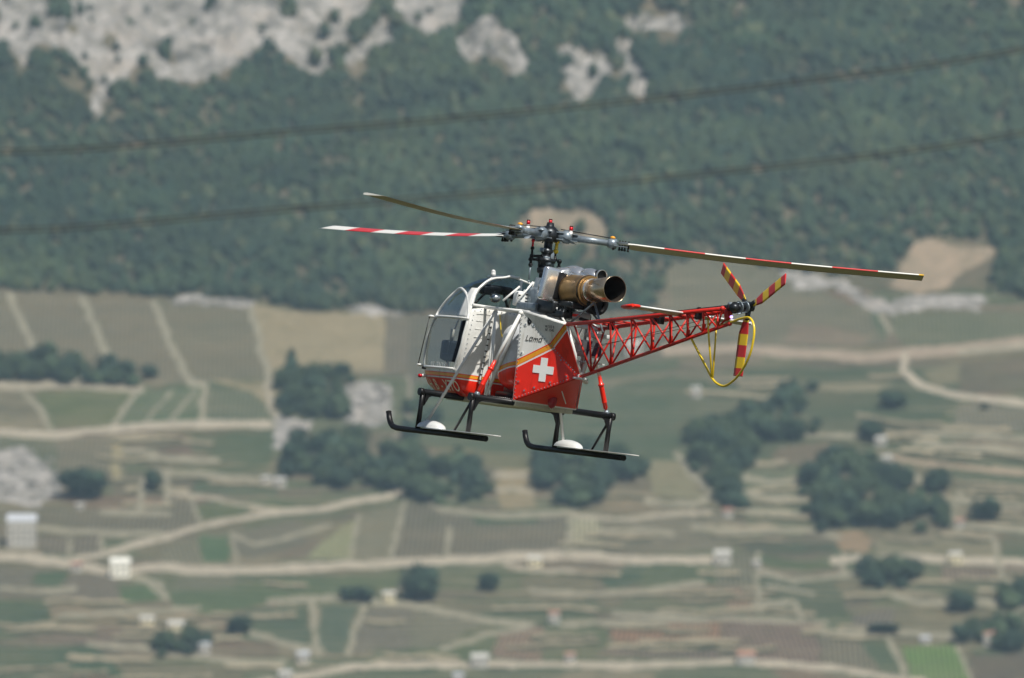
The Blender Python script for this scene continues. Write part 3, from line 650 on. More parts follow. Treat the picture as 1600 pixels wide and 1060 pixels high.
boulders([(280+k*9.5, 474+rr.uniform(-3, 1), rr.uniform(1.6, 2.6)) for k in range(13)], 'pale boulder in the row along the forest edge at the upper left', 'boulders along the forest edge')

# ------------------------------------------------------------------ power lines
CABM = paint('cable_dark', (.035, .032, .025), .6)
def cable(pts, dist, label, gap):
    P = []
    for u, v in pts:
        d = dist*(1+(u-800)/1600*.10)
        P.append(CAM + d*(cF + cR*((u-800)/FPX) + cU*((530-v)/FPX)))
    # extend in a straight run both ways
    P = [P[0]+(P[0]-P[1])*4-Vector((0, 0, -3))] + P + [P[-1]+(P[-1]-P[-2])*4+Vector((0, 0, 3))]
    root = empty('power_cable', P[3]); tag(root, label, 'cable', 'power cables across the valley')
    for sgn in (-1, 1):
        cu = bpy.data.curves.new('conductor', 'CURVE'); cu.dimensions = '3D'; cu.bevel_depth = .046; cu.bevel_resolution = 2
        sp = cu.splines.new('NURBS'); sp.points.add(len(P)-1)
        for i, p in enumerate(P): q = p-P[3]+Vector((0, 0, sgn*gap/2)); sp.points[i].co = (q.x, q.y, q.z, 1)
        sp.order_u = 4; sp.use_endpoint_u = True; sp.resolution_u = 12
        cu.materials.append(CABM)
        me = bpy.data.meshes.new_from_object(bpy.data.objects.new('tmp', cu)); o = link('conductor', me, root)
cable([(-30, 245), (200, 229), (400, 210), (600, 195), (800, 177), (1000, 157), (1200, 134), (1400, 109), (1630, 78)], 520, 'upper dark power cable crossing above the rotor, blurred', .25)
cable([(-30, 368), (200, 350), (400, 331), (600, 315), (800, 299), (1000, 281), (1200, 262), (1400, 239), (1630, 208)], 520, 'lower dark power cable crossing just above the rotor blade tips, blurred', .25)
# ------------------------------------------------------------------ the helicopter, in metres: X forward, Y left, Z up, origin on the ground line between the skids
TH, EL, RO = math.radians(30), math.radians(1.5), math.radians(7.5)
def _cam_axis(x, y, z):
    y, z = y*math.cos(EL)+z*math.sin(EL), -y*math.sin(EL)+z*math.cos(EL)
    return Vector((x*math.cos(RO)+y*math.sin(RO), -x*math.sin(RO)+y*math.cos(RO), z))
AX = _cam_axis(-math.sin(TH), 0, -math.cos(TH)); AY = _cam_axis(-math.cos(TH), 0, math.sin(TH)); AZ = _cam_axis(0, 1, 0)
S = FPX/DIST
U0, V0 = 807., 687.
def towards(a): return cR*a.x+cU*a.y-cF*a.z
HM = Matrix((towards(AX), towards(AY), towards(AZ))).transposed().to_4x4()
HM.translation = CAM + DIST*(cF + cR*((U0-800)/FPX) + cU*((530-V0)/FPX))
HI = HM.inverted()
def ray(u, v):
    """sight line through a pixel, in body space"""
    d = cF + cR*((u-800)/FPX) + cU*((530-v)/FPX)
    return HI @ CAM, (HI.to_3x3() @ d)
def pix(p):
    q = HM @ Vector(p) - CAM; return 800+FPX*q.dot(cR)/q.dot(cF), 530-FPX*q.dot(cU)/q.dot(cF)
def P(u, v, Y=0.):
    """body point on the lengthwise plane Y seen at pixel (u, v)"""
    o, d = ray(u, v); return o+d*((Y-o.y)/d.y)
def PX(u, v, X=0.):
    """body point on the crosswise plane X"""
    o, d = ray(u, v); return o+d*((X-o.x)/d.x)
def cam2body(v): return Vector((v.dot(AX), v.dot(AY), v.dot(AZ)))
heli = empty('helicopter'); heli.matrix_world = HM
tag(heli, 'red and white lattice-tailed helicopter with bubble cockpit hovering in front of the hillside', 'helicopter')

class B:
    def __init__(s): s.bm = bmesh.new()
    def tube(s, pts, r, n=10, cap=True, r2=None):
        pts = [Vector(p) for p in pts]; m = len(pts); rings = []
        d0 = (pts[1]-pts[0]).normalized(); up = Vector((0, 0, 1)) if abs(d0.z) < .9 else Vector((1, 0, 0)); a = d0.cross(up).normalized()
        for i, p in enumerate(pts):
            d = ((pts[min(i+1, m-1)]-p).normalized() + (p-pts[max(i-1, 0)]).normalized()).normalized()
            a = (a-d*a.dot(d)).normalized(); b = d.cross(a)
            rr_ = r if r2 is None else r+(r2-r)*i/(m-1)
            if isinstance(r, (list, tuple)): rr_ = r[i]
            rings.append([s.bm.verts.new(p+(a*math.cos(2*math.pi*k/n)+b*math.sin(2*math.pi*k/n))*rr_) for k in range(n)])
        for q, w in zip(rings[:-1], rings[1:]):
            for k in range(n):
                f = s.bm.faces.new((q[k], q[(k+1) % n], w[(k+1) % n], w[k])); f.smooth = True
        if cap: s.bm.faces.new(rings[0][::-1]); s.bm.faces.new(rings[-1])
        return s
    def hollow(s, p, q, ro, ri, n=24):
        """open pipe"""
        p = Vector(p); q = Vector(q); d = (q-p).normalized(); a = d.cross(Vector((0, 0, 1)) if abs(d.z) < .9 else Vector((1, 0, 0))).normalized(); b = d.cross(a)
        R = [[s.bm.verts.new(c+(a*math.cos(2*math.pi*k/n)+b*math.sin(2*math.pi*k/n))*r) for k in range(n)] for c, r in ((p, ro), (q, ro), (q, ri), (p, ri))]
        for i in range(4):
            for k in range(n):
                f = s.bm.faces.new((R[i][k], R[i][(k+1) % n], R[(i+1) % 4][(k+1) % n], R[(i+1) % 4][k])); f.smooth = i in (0, 2)
        return s
    def box(s, c, size, rot=None, bev=.0, seg=2):
        b2 = bmesh.new(); bmesh.ops.create_cube(b2, size=1)
        for v in b2.verts: v.co = Vector((v.co.x*size[0], v.co.y*size[1], v.co.z*size[2]))
        if bev: bmesh.ops.bevel(b2, geom=b2.edges[:], offset=bev, segments=seg, affect='EDGES', profile=.5)
        if rot is not None: bmesh.ops.transform(b2, matrix=(rot if isinstance(rot, Matrix) else Euler(rot).to_matrix()).to_4x4(), verts=b2.verts[:])
        bmesh.ops.translate(b2, vec=Vector(c), verts=b2.verts[:])
        me = bpy.data.meshes.new('t'); b2.to_mesh(me); b2.free()
        if bev:
            for p in me.polygons: p.use_smooth = True
        s.bm.from_mesh(me); bpy.data.meshes.remove(me); return s
    def ball(s, c, r, sub=2):
        b2 = bmesh.new(); bmesh.ops.create_icosphere(b2, subdivisions=sub, radius=1)
        rr_ = r if isinstance(r, (tuple, list)) else (r, r, r)
        for v in b2.verts: v.co = Vector((v.co.x*rr_[0], v.co.y*rr_[1], v.co.z*rr_[2]))+Vector(c)
        for f in b2.faces: f.smooth = True
        me = bpy.data.meshes.new('t'); b2.to_mesh(me); b2.free(); s.bm.from_mesh(me); bpy.data.meshes.remove(me); return s
    def poly(s, pts):
        s.bm.faces.new([s.bm.verts.new(Vector(p)) for p in pts]); return s
    def slab(s, pts, n, t):
        """flat plate with real thickness, front face at pts, body behind it"""
        n = Vector(n).normalized(); a = [s.bm.verts.new(Vector(p)) for p in pts]; b = [s.bm.verts.new(Vector(p)-n*t) for p in pts]; m = len(pts)
        s.bm.faces.new(a); s.bm.faces.new(b[::-1])
        for k in range(m): s.bm.faces.new((a[(k+1) % m], a[k], b[k], b[(k+1) % m]))
        bmesh.ops.recalc_face_normals(s.bm, faces=s.bm.faces[:]); return s
    def grid(s, rows, close=False):
        vs = [[s.bm.verts.new(Vector(p)) for p in r] for r in rows]
        for q, w in zip(vs[:-1], vs[1:]):
            m = len(q)
            for k in range(m if close else m-1):
                f = s.bm.faces.new((q[k], q[(k+1) % m], w[(k+1) % m], w[k])); f.smooth = True
        return s
    def build(s, name, mat, parent, label=None, solid=0.):
        me = bpy.data.meshes.new(name); s.bm.to_mesh(me); s.bm.free()
        me.materials.append(mat); o = link(name, me, parent)
        if label: o['label'] = label
        if solid:
            md = o.modifiers.new('thickness', 'SOLIDIFY'); md.thickness = solid; md.offset = -1
        return o

WHITE = paint('white_paint', (.80, .80, .77), .3, coat=.4, wear=.05, scale=3)
GREYW = paint('light_grey_paint', (.66, .67, .655), .35, coat=.3, wear=.07, scale=3)
REDP = paint('red_paint', (.85, .024, .008), .35, coat=.15, wear=.06, scale=3)
REDT = paint('red_tube', (.60, .020, .010), .42, coat=.0, wear=.15, scale=8)
BLACK = paint('black_paint', (.009, .009, .010), .38, wear=.2, scale=10); BLACK.node_tree.nodes['Principled BSDF'].inputs['Specular IOR Level'].default_value = .35
RUBBER = paint('black_rubber', (.02, .02, .022), .7)
GUN = paint('gunmetal', (.25, .30, .34), .34, metal=.45, wear=.25, scale=14)
DARKM = paint('dark_metal', (.05, .055, .06), .35, metal=.8, wear=.3, scale=14)
CHROME = paint('polished_aluminium', (.82, .83, .84), .2, metal=.85, wear=.04, scale=2)
STEEL = paint('exhaust_steel', (.62, .48, .33), .22, metal=.9, wear=.07, scale=2)
BRONZE = paint('heat_tinted_bronze', (.40, .25, .105), .36, metal=.8, wear=.35, scale=6, bump=.1)
SOOT = paint('soot', (.03, .022, .016), .6)
YELLOW = paint('yellow_paint', (.85, .60, .02), .3, coat=.3, wear=.08)
CREAM = paint('cream_paint', (.52, .50, .42), .5, wear=.08)
NAVY = paint('seat_cloth', (.018, .022, .035), .9)
STRIPY = paint('belt_orange', (.85, .38, .03), .4)
BEIGE = paint('beige_floor', (.55, .54, .42), .5)
LETTER = paint('letter_black', (.02, .02, .02), .5)
LETW = paint('letter_cream', (.88, .84, .64), .5, wear=.03)
CROSSW = paint('cross_white', (.85, .85, .83), .35, wear=.03)
RUBY = paint('red_anodised', (.6, .01, .02), .25, metal=.3)

def banded(name, a, off, stops, rough=.28):
    """sprayed stripes: constant bands of colour along direction a in body space"""
    m, nt, b = newmat(name)
    tc = N(nt, 'ShaderNodeTexCoord'); d = N(nt, 'ShaderNodeVectorMath', operation='DOT_PRODUCT'); d.inputs[1].default_value = tuple(a)
    nt.links.new(tc.outputs['Object'], d.inputs[0])
    ad = N(nt, 'ShaderNodeMath', operation='ADD'); ad.inputs[1].default_value = off; nt.links.new(d.outputs['Value'], ad.inputs[0])
    base = ramp(nt, ad.outputs[0], stops, 'CONSTANT')
    n = obj_noise(nt, 3, 6, .65); base = mix(nt, base, ramp(nt, n, [(.3, (.88, .87, .85)), (.6, (1, 1, 1))]), 1., 'MULTIPLY')
    n5 = obj_noise(nt, 9, 5, .7, (1, 1, .16)); base = mix(nt, base, ramp(nt, n5, [(.34, (.74, .71, .66)), (.5, (1, 1, 1))]), 1., 'MULTIPLY')
    nt.links.new(base, b.inputs['Base Color']); b.inputs['Roughness'].default_value = rough; b.inputs['Coat Weight'].default_value = .12; b.inputs['Coat Roughness'].default_value = .1
    return m
cW = (.80, .80, .77); cR_ = (.85, .024, .008); cO = (.86, .36, .02)

def glass(name, tint, refl=.9):
    m = bpy.data.materials.new(name); m.use_nodes = True; nt = m.node_tree; nt.nodes.clear()
    t = N(nt, 'ShaderNodeBsdfTransparent'); t.inputs[0].default_value = rgb(*tint)
    g = N(nt, 'ShaderNodeBsdfGlossy'); g.inputs['Roughness'].default_value = .03; g.inputs[0].default_value = (refl, refl, refl, 1)
    f = N(nt, 'ShaderNodeFresnel'); f.inputs[0].default_value = 1.55
    ad = N(nt, 'ShaderNodeMath', operation='MULTIPLY_ADD'); ad.inputs[1].default_value = .32; ad.inputs[2].default_value = .0; nt.links.new(f.outputs[0], ad.inputs[0])
    mx = N(nt, 'ShaderNodeMixShader'); nt.links.new(ad.outputs[0], mx.inputs[0]); nt.links.new(t.outputs[0], mx.inputs[1]); nt.links.new(g.outputs[0], mx.inputs[2])
    o = N(nt, 'ShaderNodeOutputMaterial'); nt.links.new(mx.outputs[0], o.inputs[0]); return m
GLASS = glass('cockpit_glass', (.80, .83, .84)); GLASSD = glass('door_glass', (.90, .92, .92), .45); GLASSR = glass('roof_glass', (.45, .55, .66))

def text(body, origin, ex, ey, size, mat, name, parent, shear=0., xs_=1., ext=.0006):
    cu = bpy.data.curves.new('t', 'FONT'); cu.body = body; cu.size = size; cu.shear = shear; cu.extrude = ext; cu.align_x = 'CENTER'; cu.align_y = 'CENTER'; cu.offset = size*.006
    tmp = bpy.data.objects.new('t', cu); COL.objects.link(tmp); dg = bpy.context.evaluated_depsgraph_get()
    me = bpy.data.meshes.new_from_object(tmp.evaluated_get(dg)); bpy.data.objects.remove(tmp)
    ex = Vector(ex).normalized(); ey = (Vector(ey)-ex*Vector(ey).dot(ex)).normalized(); ez = ex.cross(ey)
    for v in me.vertices: v.co = Vector(origin)+ex*v.co.x*xs_+ey*v.co.y+ez*v.co.z
    me.materials.clear(); me.materials.append(mat); me.name = name
    return link(name, me, parent)

# ---- cabin: one lofted bubble, cut into shell, windows and frames
def fw(z): return float(np.interp(z, [.53, .58, .66, .76, .9, 1.1, 1.4, 1.68, 1.85, 2.0, 2.12, 2.22, 2.30, 2.355], [.55, .65, .73, .77, .79, .80, .80, .765, .715, .645, .565, .46, .34, .06]))
def ffx(z): return float(np.interp(z, [.53, .58, .66, .76, .9, 1.1, 1.4, 1.68, 1.85, 2.0, 2.12, 2.22, 2.30, 2.355], [1.8, 2.0, 2.15, 2.22, 2.28, 2.32, 2.30, 2.16, 2.02, 1.86, 1.68, 1.46, 1.22, .9]))
REARX = .53
def rearx(z): return float(np.interp(z, [.53, .75, .93, 1.1, 1.3, 1.6, 1.85, 2.05, 2.36], [.62, .63, .70, .62, .56, .53, .58, .69, .74]))
def shell(z, t):
    """t 0 = rear left corner, .5 = nose, 1 = rear right corner"""
    w = fw(z); RX0 = rearx(z); L = ffx(z)-RX0; a = math.pi*t
    k = 2.7; c, s_ = math.cos(a), math.sin(a)
    return Vector((RX0+L*abs(s_)**(2/k), w*math.copysign(abs(c)**(2/k), c), z))
def patch(z0, z1, t0, t1, nz=10, nt_=24, off=0.):
    rows = []
    for i in range(nz+1):
        z = z0+(z1-z0)*i/nz; rows.append([shell(z, t0+(t1-t0)*k/nt_)+Vector(((shell(z, t0+(t1-t0)*k/nt_)-Vector((1.3, 0, 1.4))).normalized()*off)) for k in range(nt_+1)])
    return rows
zb = [(0, cR_), (.765, cW), (.785, cR_), (.797, cO), (.838, cR_), (.849, cW)]
SHELLM = banded('cabin_paint', (0, 0, 1), 0, zb)
b = B(); b.grid(patch(.53, .92, 0, 1, 14, 60)); b.grid([[Vector((rearx(.53), 0, .53))]*61, [shell(.53, k/60) for k in range(61)]])
body = b.build('cabin_shell', SHELLM, heli)
def bulkx(z, q): return .53+(rearx(z)-.53)*abs(q)**4
b = B(); rows = []                      # rear bulkhead, closes the cabin below the rear windows
for i in range(15):
    z = .53+(1.86-.53)*i/14; rows.append([Vector((bulkx(z, 1-2*k/24), fw(z)*(1-2*k/24), z)) for k in range(25)])
b.grid(rows); bulk = b.build('rear_bulkhead', SHELLM, heli, solid=.02)
b = B()
for z in (1.05, 1.17, 1.29, 1.41, 1.53, 1.65, 1.76):           # pressed ribs
    b.box((.530, .46, z), (.006, .34, .007)); b.box((.530, -.46, z), (.006, .34, .007))
b.build('pressed_rib', WHITE, bulk)
# windows
TD = .33                               # door front edge
for sgn, (t0, t1) in ((1, (0.012, TD)), (-1, (1-TD, .988))):
    b = B(); b.grid(patch(.93, 1.64, t0, t1)); lw = b.build('lower_door_window', GLASSD, heli)
    b = B(); b.grid(patch(1.69, 2.12, t0+.01, t1)); b.build('upper_door_window', GLASS, heli)
b = B(); b.grid(patch(.93, 2.12, TD, 1-TD, 20, 30)); b.build('windscreen', GLASSD, heli)
b = B(); b.grid(patch(2.12, 2.355, 0, 1, 8, 48)); b.build('roof_glazing', GLASSR, heli)
def rear_z(y):
    for z in np.arange(2.355, 1.8, -.01):
        if fw(z) >= abs(y): return z
    return 1.86
ys_ = np.linspace(-.70, .70, 41)
b = B(); b.grid([[Vector((rearx(2.0), y, 1.865+(max(rear_z(y), 1.866)-1.865)*j/4)) for y in ys_] for j in range(5)]); rw = b.build('rear_window', GLASS, heli)
_ts = {}
def tsil(z):
    k = round(float(z), 4)
    if k not in _ts: _ts[k] = min(np.linspace(.05, .5, 90), key=lambda t: pix(shell(z, t))[0])
    return _ts[k]
def on_shell(u, v, za=.55, zb_=1.2):
    """point of the left cabin side under a pixel"""
    best = None
    for z in np.linspace(za, zb_, 60):
        for t in np.linspace(.0, tsil(z), 110):
            q = shell(z, t); w = pix(q); d = (w[0]-u)**2+(w[1]-v)**2
            if best is None or d < best[0]: best = (d, q, t, z)
    return best
def smooth_(pts, m=4):
    out = []
    for i in range(len(pts)-1):
        p0, p1, p2, p3 = pts[max(i-1, 0)], pts[i], pts[i+1], pts[min(i+2, len(pts)-1)]
        for k in range(m):
            t = k/m; out.append(.5*((2*p1)+(p2-p0)*t+(2*p0-5*p1+4*p2-p3)*t*t+(3*p1-p0-3*p2+p3)*t**3))
    return out+[pts[-1]]
TD = tsil(1.3)
# frames
def frame(pts, r, name='window_frame', mat=WHITE, parent=heli): b_ = B(); b_.tube(pts, r, 8); return b_.build(name, mat, parent)
for sgn in (1, -1):
    def sh(z, t): return shell(z, t if sgn > 0 else 1-t)
    frame([sh(z, .0) + Vector((0.015, -.012*sgn, 0)) for z in np.linspace(.88, 2.30, 26)], .024, 'door_post')
    frame([sh(z, tsil(z)) for z in np.linspace(.9, 1.66, 12)], .017, 'door_post')
    frame([sh(.91, t) for t in np.linspace(0, tsil(.91), 12)], .019, 'door_sill')
    frame([sh(1.665, t) for t in np.linspace(0, tsil(1.665), 12)], .020, 'door_rail')
    # rounded head of the upper window
    frame([sh(z, tsil(z)-.006) for z in np.linspace(1.66, 2.13, 18)], .001, 'window_arch')
    arc = [on_shell(u_, v_, 1.62, 2.25) for u_, v_ in ((680, 500), (683, 487), (690, 473), (700, 461), (711, 453), (720, 451), (727, 456), (731, 467), (732, 484), (731, 500))]
    frame(smooth_([sh(q[3], q[2]) for q in arc]), .021, 'window_arch')
    bb = B(); bb.grid([[sh(z, t)+(sh(z, t)-Vector((1.3, 0, 1.4))).normalized()*.006 for t in np.linspace(0, .034, 5)] for z in np.linspace(1.66, 2.12, 10)]); bb.build('door_jamb', WHITE, heli, solid=.01)
    frame([sh(1.655, TD)+Vector((0, .10*sgn, .0)), sh(.93, TD)+Vector((0, .10*sgn, 0))], .007, 'door_pull', DARKM)
    bb = B(); bb.ball(sh(1.66, TD)+Vector((0, .07*sgn, 0)), (.045, .05, .02)); bb.ball(sh(.93, TD)+Vector((0, .07*sgn, 0)), (.045, .05, .02)); bb.build('hinge_arm', WHITE, heli)
frame([shell(z, .5) for z in np.linspace(.92, 2.33, 24)], .014, 'windscreen_post')
frame([Vector((x, 0, 2.36-.10*max(0, x-1.0)**2)) for x in np.linspace(REARX, 1.45, 8)], .02, 'roof_spine')
arc_ = [Vector((rearx(z), fw(z), z)) for z in (1.86, 1.93, 2.0, 2.06, 2.12, 2.17, 2.22, 2.27, 2.31, 2.34, 2.355)]; arc_ = arc_[:-1]+[Vector((.74, 0, 2.375))]+[Vector((p.x, -p.y, p.z)) for p in arc_[-2::-1]]
frame(smooth_(arc_, 5), .018, 'rear_arch')
frame([Vector((.56, .71, 1.868)), Vector((.56, -.71, 1.868))], .024, 'rear_sill')
frame([Vector((.56, -.06, 1.88)), Vector((.56, -.06, 2.33))], .02, 'rear_post')
# cabin inside
b = B(); b.box((1.3, 0, .89), (1.15, 1.36, .04), bev=.01); cf_ = b.build('cabin_floor', RUBBER, heli)
for y in (-.5, 0, .5):
    b = B(); b.box((1.08, y, 1.08), (.46, .40, .12), bev=.04); b.box((.86, y, 1.36), (.10, .40, .56), rot=(0, -.12, 0), bev=.04)
    st = b.build('seat', NAVY, heli)
b = B(); b.box((1.95, 0, 1.2), (.22, .62, .30), bev=.04); b.tube([(1.95, 0, .9), (1.95, 0, 1.1)], .07); b.build('instrument_panel', BLACK, heli)
for y in (.48, -.1):
    b = B(); b.tube([(1.5, y, .9), (1.50, y, 1.08), (1.42, y+.03, 1.25), (1.40, y+.03, 1.34)], .013); cs = b.build('control_stick', DARKM, heli)
    b = B(); b.tube([(1.395, y+.03, 1.33), (1.385, y+.03, 1.50)], .028, r2=.034); b.build('grip', CREAM, cs)
b = B(); b.box((1.1, .02, 2.16), (.3, .42, .12), bev=.04); b.box((1.02, .24, 2.13), (.16, .18, .13), bev=.03); b.box((1.02, -.22, 2.12), (.16, .16, .13), bev=.03); b.tube([(1.0, 0, 2.2), (.75, 0, 1.9)], .02); b.tube([(1.05, .2, 2.13), (.78, .55, 1.9)], .018); b.build('overhead_panel', BLACK, heli)
b = B(); b.ball((.95, .12, 2.03), (.09, .09, .07)); b.build('dome_lamp', CHROME, heli)
b = B(); b.tube([PX(771, 432, .95), PX(771, 426, .95)], .035); b.ball(PX(771, 425, .95), .034); b.build('beacon', GREYW, heli)
# marking on the door glass and on the nose
def shell_text(body, u0, v0_, u1, size, mat, name, parent, xs_=1.):
    """each letter laid flat on the curved side"""
    a = on_shell(u0, v0_); n = len(body); tA = a[2]; tB = on_shell(u1, v0_)[2]; z = a[3]
    for i, ch in enumerate(body):
        if ch == ' ': continue
        f = (i+.5)/n; t = on_shell(u0+(u1-u0)*f, v0_)[2]
        q = shell(z, t); ex = shell(z, t-.004)-shell(z, t+.004); ey = shell(z+.01, t)-shell(z-.01, t); nrm = ex.cross(ey).normalized()
        text(ch, q+nrm*.008, ex, ey, size, mat, name, parent, xs_=xs_)
shell_text('HB-XTO', 671, 601.0, 717, .255, LETW, 'registration_letter', body, .82)
shell_text('AIR-GLACIERS', 673, 569, 700, .115, CROSSW, 'door_letter', body, .7)
# position light
b = B(); q = on_shell(667, 588)[1]; b.tube([q, q+Vector((.02, .07, 0))], .018); b.ball(q+Vector((.02, .05, .0)), .03); pl = b.build('position_light', WHITE, heli); b = B(); b.ball(q+Vector((.03, .10, -.005)), (.04, .035, .03)); b.build('red_lens', RUBY, pl)

# ---- belly pan, cross tubes, legs, skids
b = B(); b.box((.35, 0, .50), (2.05, .98, .07), bev=.015); b.build('belly_pan', BEIGE, heli)
b = B(); b.box((-.2, 0, .56), (.9, .9, .05), bev=.01); b.tube([(.2, .3, .62), (-.6, .3, .62)], .05); b.tube([(.2, -.3, .64), (-.6, -.3, .64)], .06); b.box((-.1, 0, .68), (.5, .5, .16), bev=.03); b.build('lower_equipment', BLACK, heli)
FX_, RX_, TZ = .87, -.61, .515
for x in (FX_, RX_):
    b = B(); b.tube([(x, 1.2, TZ), (x, -1.2, TZ)], .047, 12)
    for y in (1.2, -1.2): b.tube([(x, y-.03, TZ), (x, y+.03, TZ)], .056, 12)
    ct = b.build('cross_tube', BLACK, heli)
    for y in (1.17, -1.17):
        b = B(); b.tube([(x, y, TZ), (x+.005, y, .3), (x+.01, y, -.02)], [.042, .034, .040], 10)
        s_ = 1 if y > 0 else -1
        b.slab([(x, y-.045*s_, TZ-.02), (x, y-.20*s_, TZ-.02), (x, y-.10*s_, TZ-.07), (x, y-.035*s_, TZ-.20)], (1, 0, 0), .03)
        b.build('skid_leg', BLACK, heli)
for y in (1.17, -1.17):
    b = B(); b.tube([(RX_+.02, y, TZ-.06), (-.42+.22, y, .0)], .019); b.build('skid_brace', BLACK, heli)
    b = B()
    pts = [(1.80, y, .165), (1.76, y, .085), (1.71, y, .02), (1.63, y, -.03), (1.50, y, -.05), (1.2, y, -.055), (0, y, -.06), (-1.12, y, -.07)]
    b.tube(pts, [.040, .042, .042, .042, .042, .042, .042, .042], 14); sk = b.build('skid', BLACK, heli)
    b = B(); b.tube([(1.80, y, .165), (1.806, y, .178)], .042, 14); b.tube([(-1.12, y, -.07), (-1.14, y, -.07)], .044, 14); b.build('end_cap', RUBBER, sk)
    # snow board on the skid with its domed fairing
    b = B(); out = []
    for k in range(28):
        a = 2*math.pi*k/28; c, s2 = math.cos(a), math.sin(a)
        out.append(Vector((-.42+1.05*math.copysign(abs(c)**.75, c), y+.20*math.copysign(abs(s2)**.8, s2), -.005)))
    b.slab(out, (0, 0, 1), .012); bd = b.build('snow_board', CROSSW, heli)
    b = B(); b.ball((.48, y, -.004), (.35, .15, .115), 3); bm_ = b.bm
    bmesh.ops.bisect_plane(bm_, geom=bm_.verts[:]+bm_.edges[:]+bm_.faces[:], plane_co=(0, 0, -.002), plane_no=(0, 0, -1), clear_outer=True)
    for v in bm_.verts:
        if v.co.x < .5: v.co.x = .5+(v.co.x-.5)*1.0; 
    b.build('board_fairing', GREYW, heli)

# ---- centre frame
N1 = Vector((-.64, .55, 1.845)); TL = Vector((-1.475, .27, 1.72)); BC = Vector((-1.61, 0, 1.0)); BF = Vector((-.68, .52, .55)); BFF = Vector((.20, .50, .56)); TF = Vector((.26, .47, 1.85))
def mir(p): return Vector((p[0], -p[1], p[2]))
WT = WHITE
def strut(a, c, r=.02, name='frame_tube', mat=WT, both=True, n=8):
    for f in ((lambda p: Vector(p)), mir) if both else ((lambda p: Vector(p)),):
        b_ = B(); b_.tube([f(a), f(c)], r, n); b_.build(name, mat, heli)
strut(N1, (REARX, .50, 1.86), .024); strut(N1, TL, .026); strut(TL, BC, .026); strut(N1, BF, .024); strut(TF, BFF, .022); strut(N1, BFF, .024, mat=GREYW)
strut(TF, (.1, .49, .56), .016); strut(BFF, BF, .02)
strut((.64, 1.16, .10), TF, .023, 'skid_strut', GREYW)
strut(N1, mir(N1), .022, both=False); strut(TL, mir(TL), .022, both=False); strut(N1, mir(TL), .018, both=False); strut(BF, mir(BF), .022, both=False); strut(TF, mir(TF), .02, both=False)
strut((-1.47, -.12, 1.5), (-1.1, .1, 1.0), .02, both=False); strut(TL, (-1.2, -.35, 1.25), .016, both=False)
strut((-1.0, -.45, .95), (-1.6, 0, 1.02), .035, both=False)
# conduit of tied cables beside the left frame tube
b = B(); cpts = [PX(771-22*k/12., 490+110*k/12., .45) for k in range(13)]; b.tube(cpts, .014); cd_ = b.build('cable_conduit', WHITE, heli)
for k in range(12): b = B(); b.tube([cpts[k]+(cpts[k+1]-cpts[k])*.35, cpts[k]+(cpts[k+1]-cpts[k])*.55], .019); b.build('cable_tie', BLACK, cd_)
for k in range(14):
    p_ = BFF+(BF-BFF)*(k+.5)/14; b = B(); b.tube([p_+Vector((.008, 0, 0)), p_-Vector((.008, 0, 0))], .026); b.build('cable_tie', BLACK, heli)
b = B(); b.tube([PX(781, 492, .3), PX(783, 520, .3), PX(790, 545, .3)], .008); b.build('warning_cord', YELLOW, heli)
# shock struts with red spring sleeves
for f, bot in ((lambda p: Vector(p), Vector((-.6, 1.10, .56))), (mir, Vector((-.6, 1.10, .56)))):
    bt = f(bot); tp = f(N1+Vector((-.01, .03, -.03))); mid = bt+(tp-bt)*.42
    b = B(); b.tube([mid-(tp-bt)*.03, tp], .027, 10); b.ball(tp, .04); ss = b.build('shock_strut', WHITE, heli)
    b = B(); prof = [(.0, .02), (.04, .03), (.05, .05), (.11, .05), (.115, .062)] + [(.12+.012*k, .052 if k % 2 else .060) for k in range(15)] + [(.30, .05), (.305, .07), (.32, .07), (.325, .045), (.42, .04), (.44, .03)]
    b.tube([bt+(tp-bt)*q for q, r in prof], [r*.66 for q, r in prof], 12); b.build('spring_sleeve', REDP, ss)
    b = B(); b.ball(bt, .045); b.build('strut_foot', GUN, ss)
# side panels and belly panel, painted white over red with the band that folds round the tank
def plane_bands(P1, P2, n, wid, name):
    d = (P2-P1).normalized(); a = Vector(n).normalized().cross(d)
    if a.z < 0: a = -a
    off = 1.0-a.dot(P1)
    st = [(0, cR_), (1-wid, cW), (1-wid*.77, cR_), (1-wid*.68, cO), (1-wid*.20, cR_), (1-.006, cW)]
    return banded(name, tuple(a*.5), off*.5, [(p*.5, c) for p, c in st])
for f, sg in ((lambda p: Vector(p), 1), (mir, -1)):
    n1, tl, bc, bf = f(N1), f(TL), BC.copy(), f(BF)
    nn = (bf-n1).cross(bc-n1); 
    if nn.y*sg < 0: nn = -nn
    nn.normalize()
    P1 = n1+(bf-n1)*.545; P2 = n1+(bc-n1)*.49
    b = B(); b.slab([n1+nn*.03, bf+nn*.03, bc+nn*.03], nn, .012); pn = b.build('side_panel', plane_bands(P1, P2, nn, .115, 'panel_paint'), heli)
    n2 = (tl-n1).cross(bc-n1)
    if n2.y*sg < 0: n2 = -n2
    n2.normalize()
    Q1 = n1+(bc-n1)*.488; Q2 = tl+(bc-tl)*(-.035)
    b = B(); b.slab([n1+nn*.03, bc+nn*.03, tl+n2*.03], n2, .012); b.build('rear_side_panel', plane_bands(Q1, Q2, n2, .105, 'rear_panel_paint'), heli)
    if sg > 0: PN, PO = nn, n1+nn*.032
    if sg > 0:
        PBOLT = pn
def on_panel(u, v, p0, n):
    """point of a plane under a pixel"""
    o, d = ray(u, v); return o+d*((p0-o).dot(n)/d.dot(n))
PN = PN.normalized()
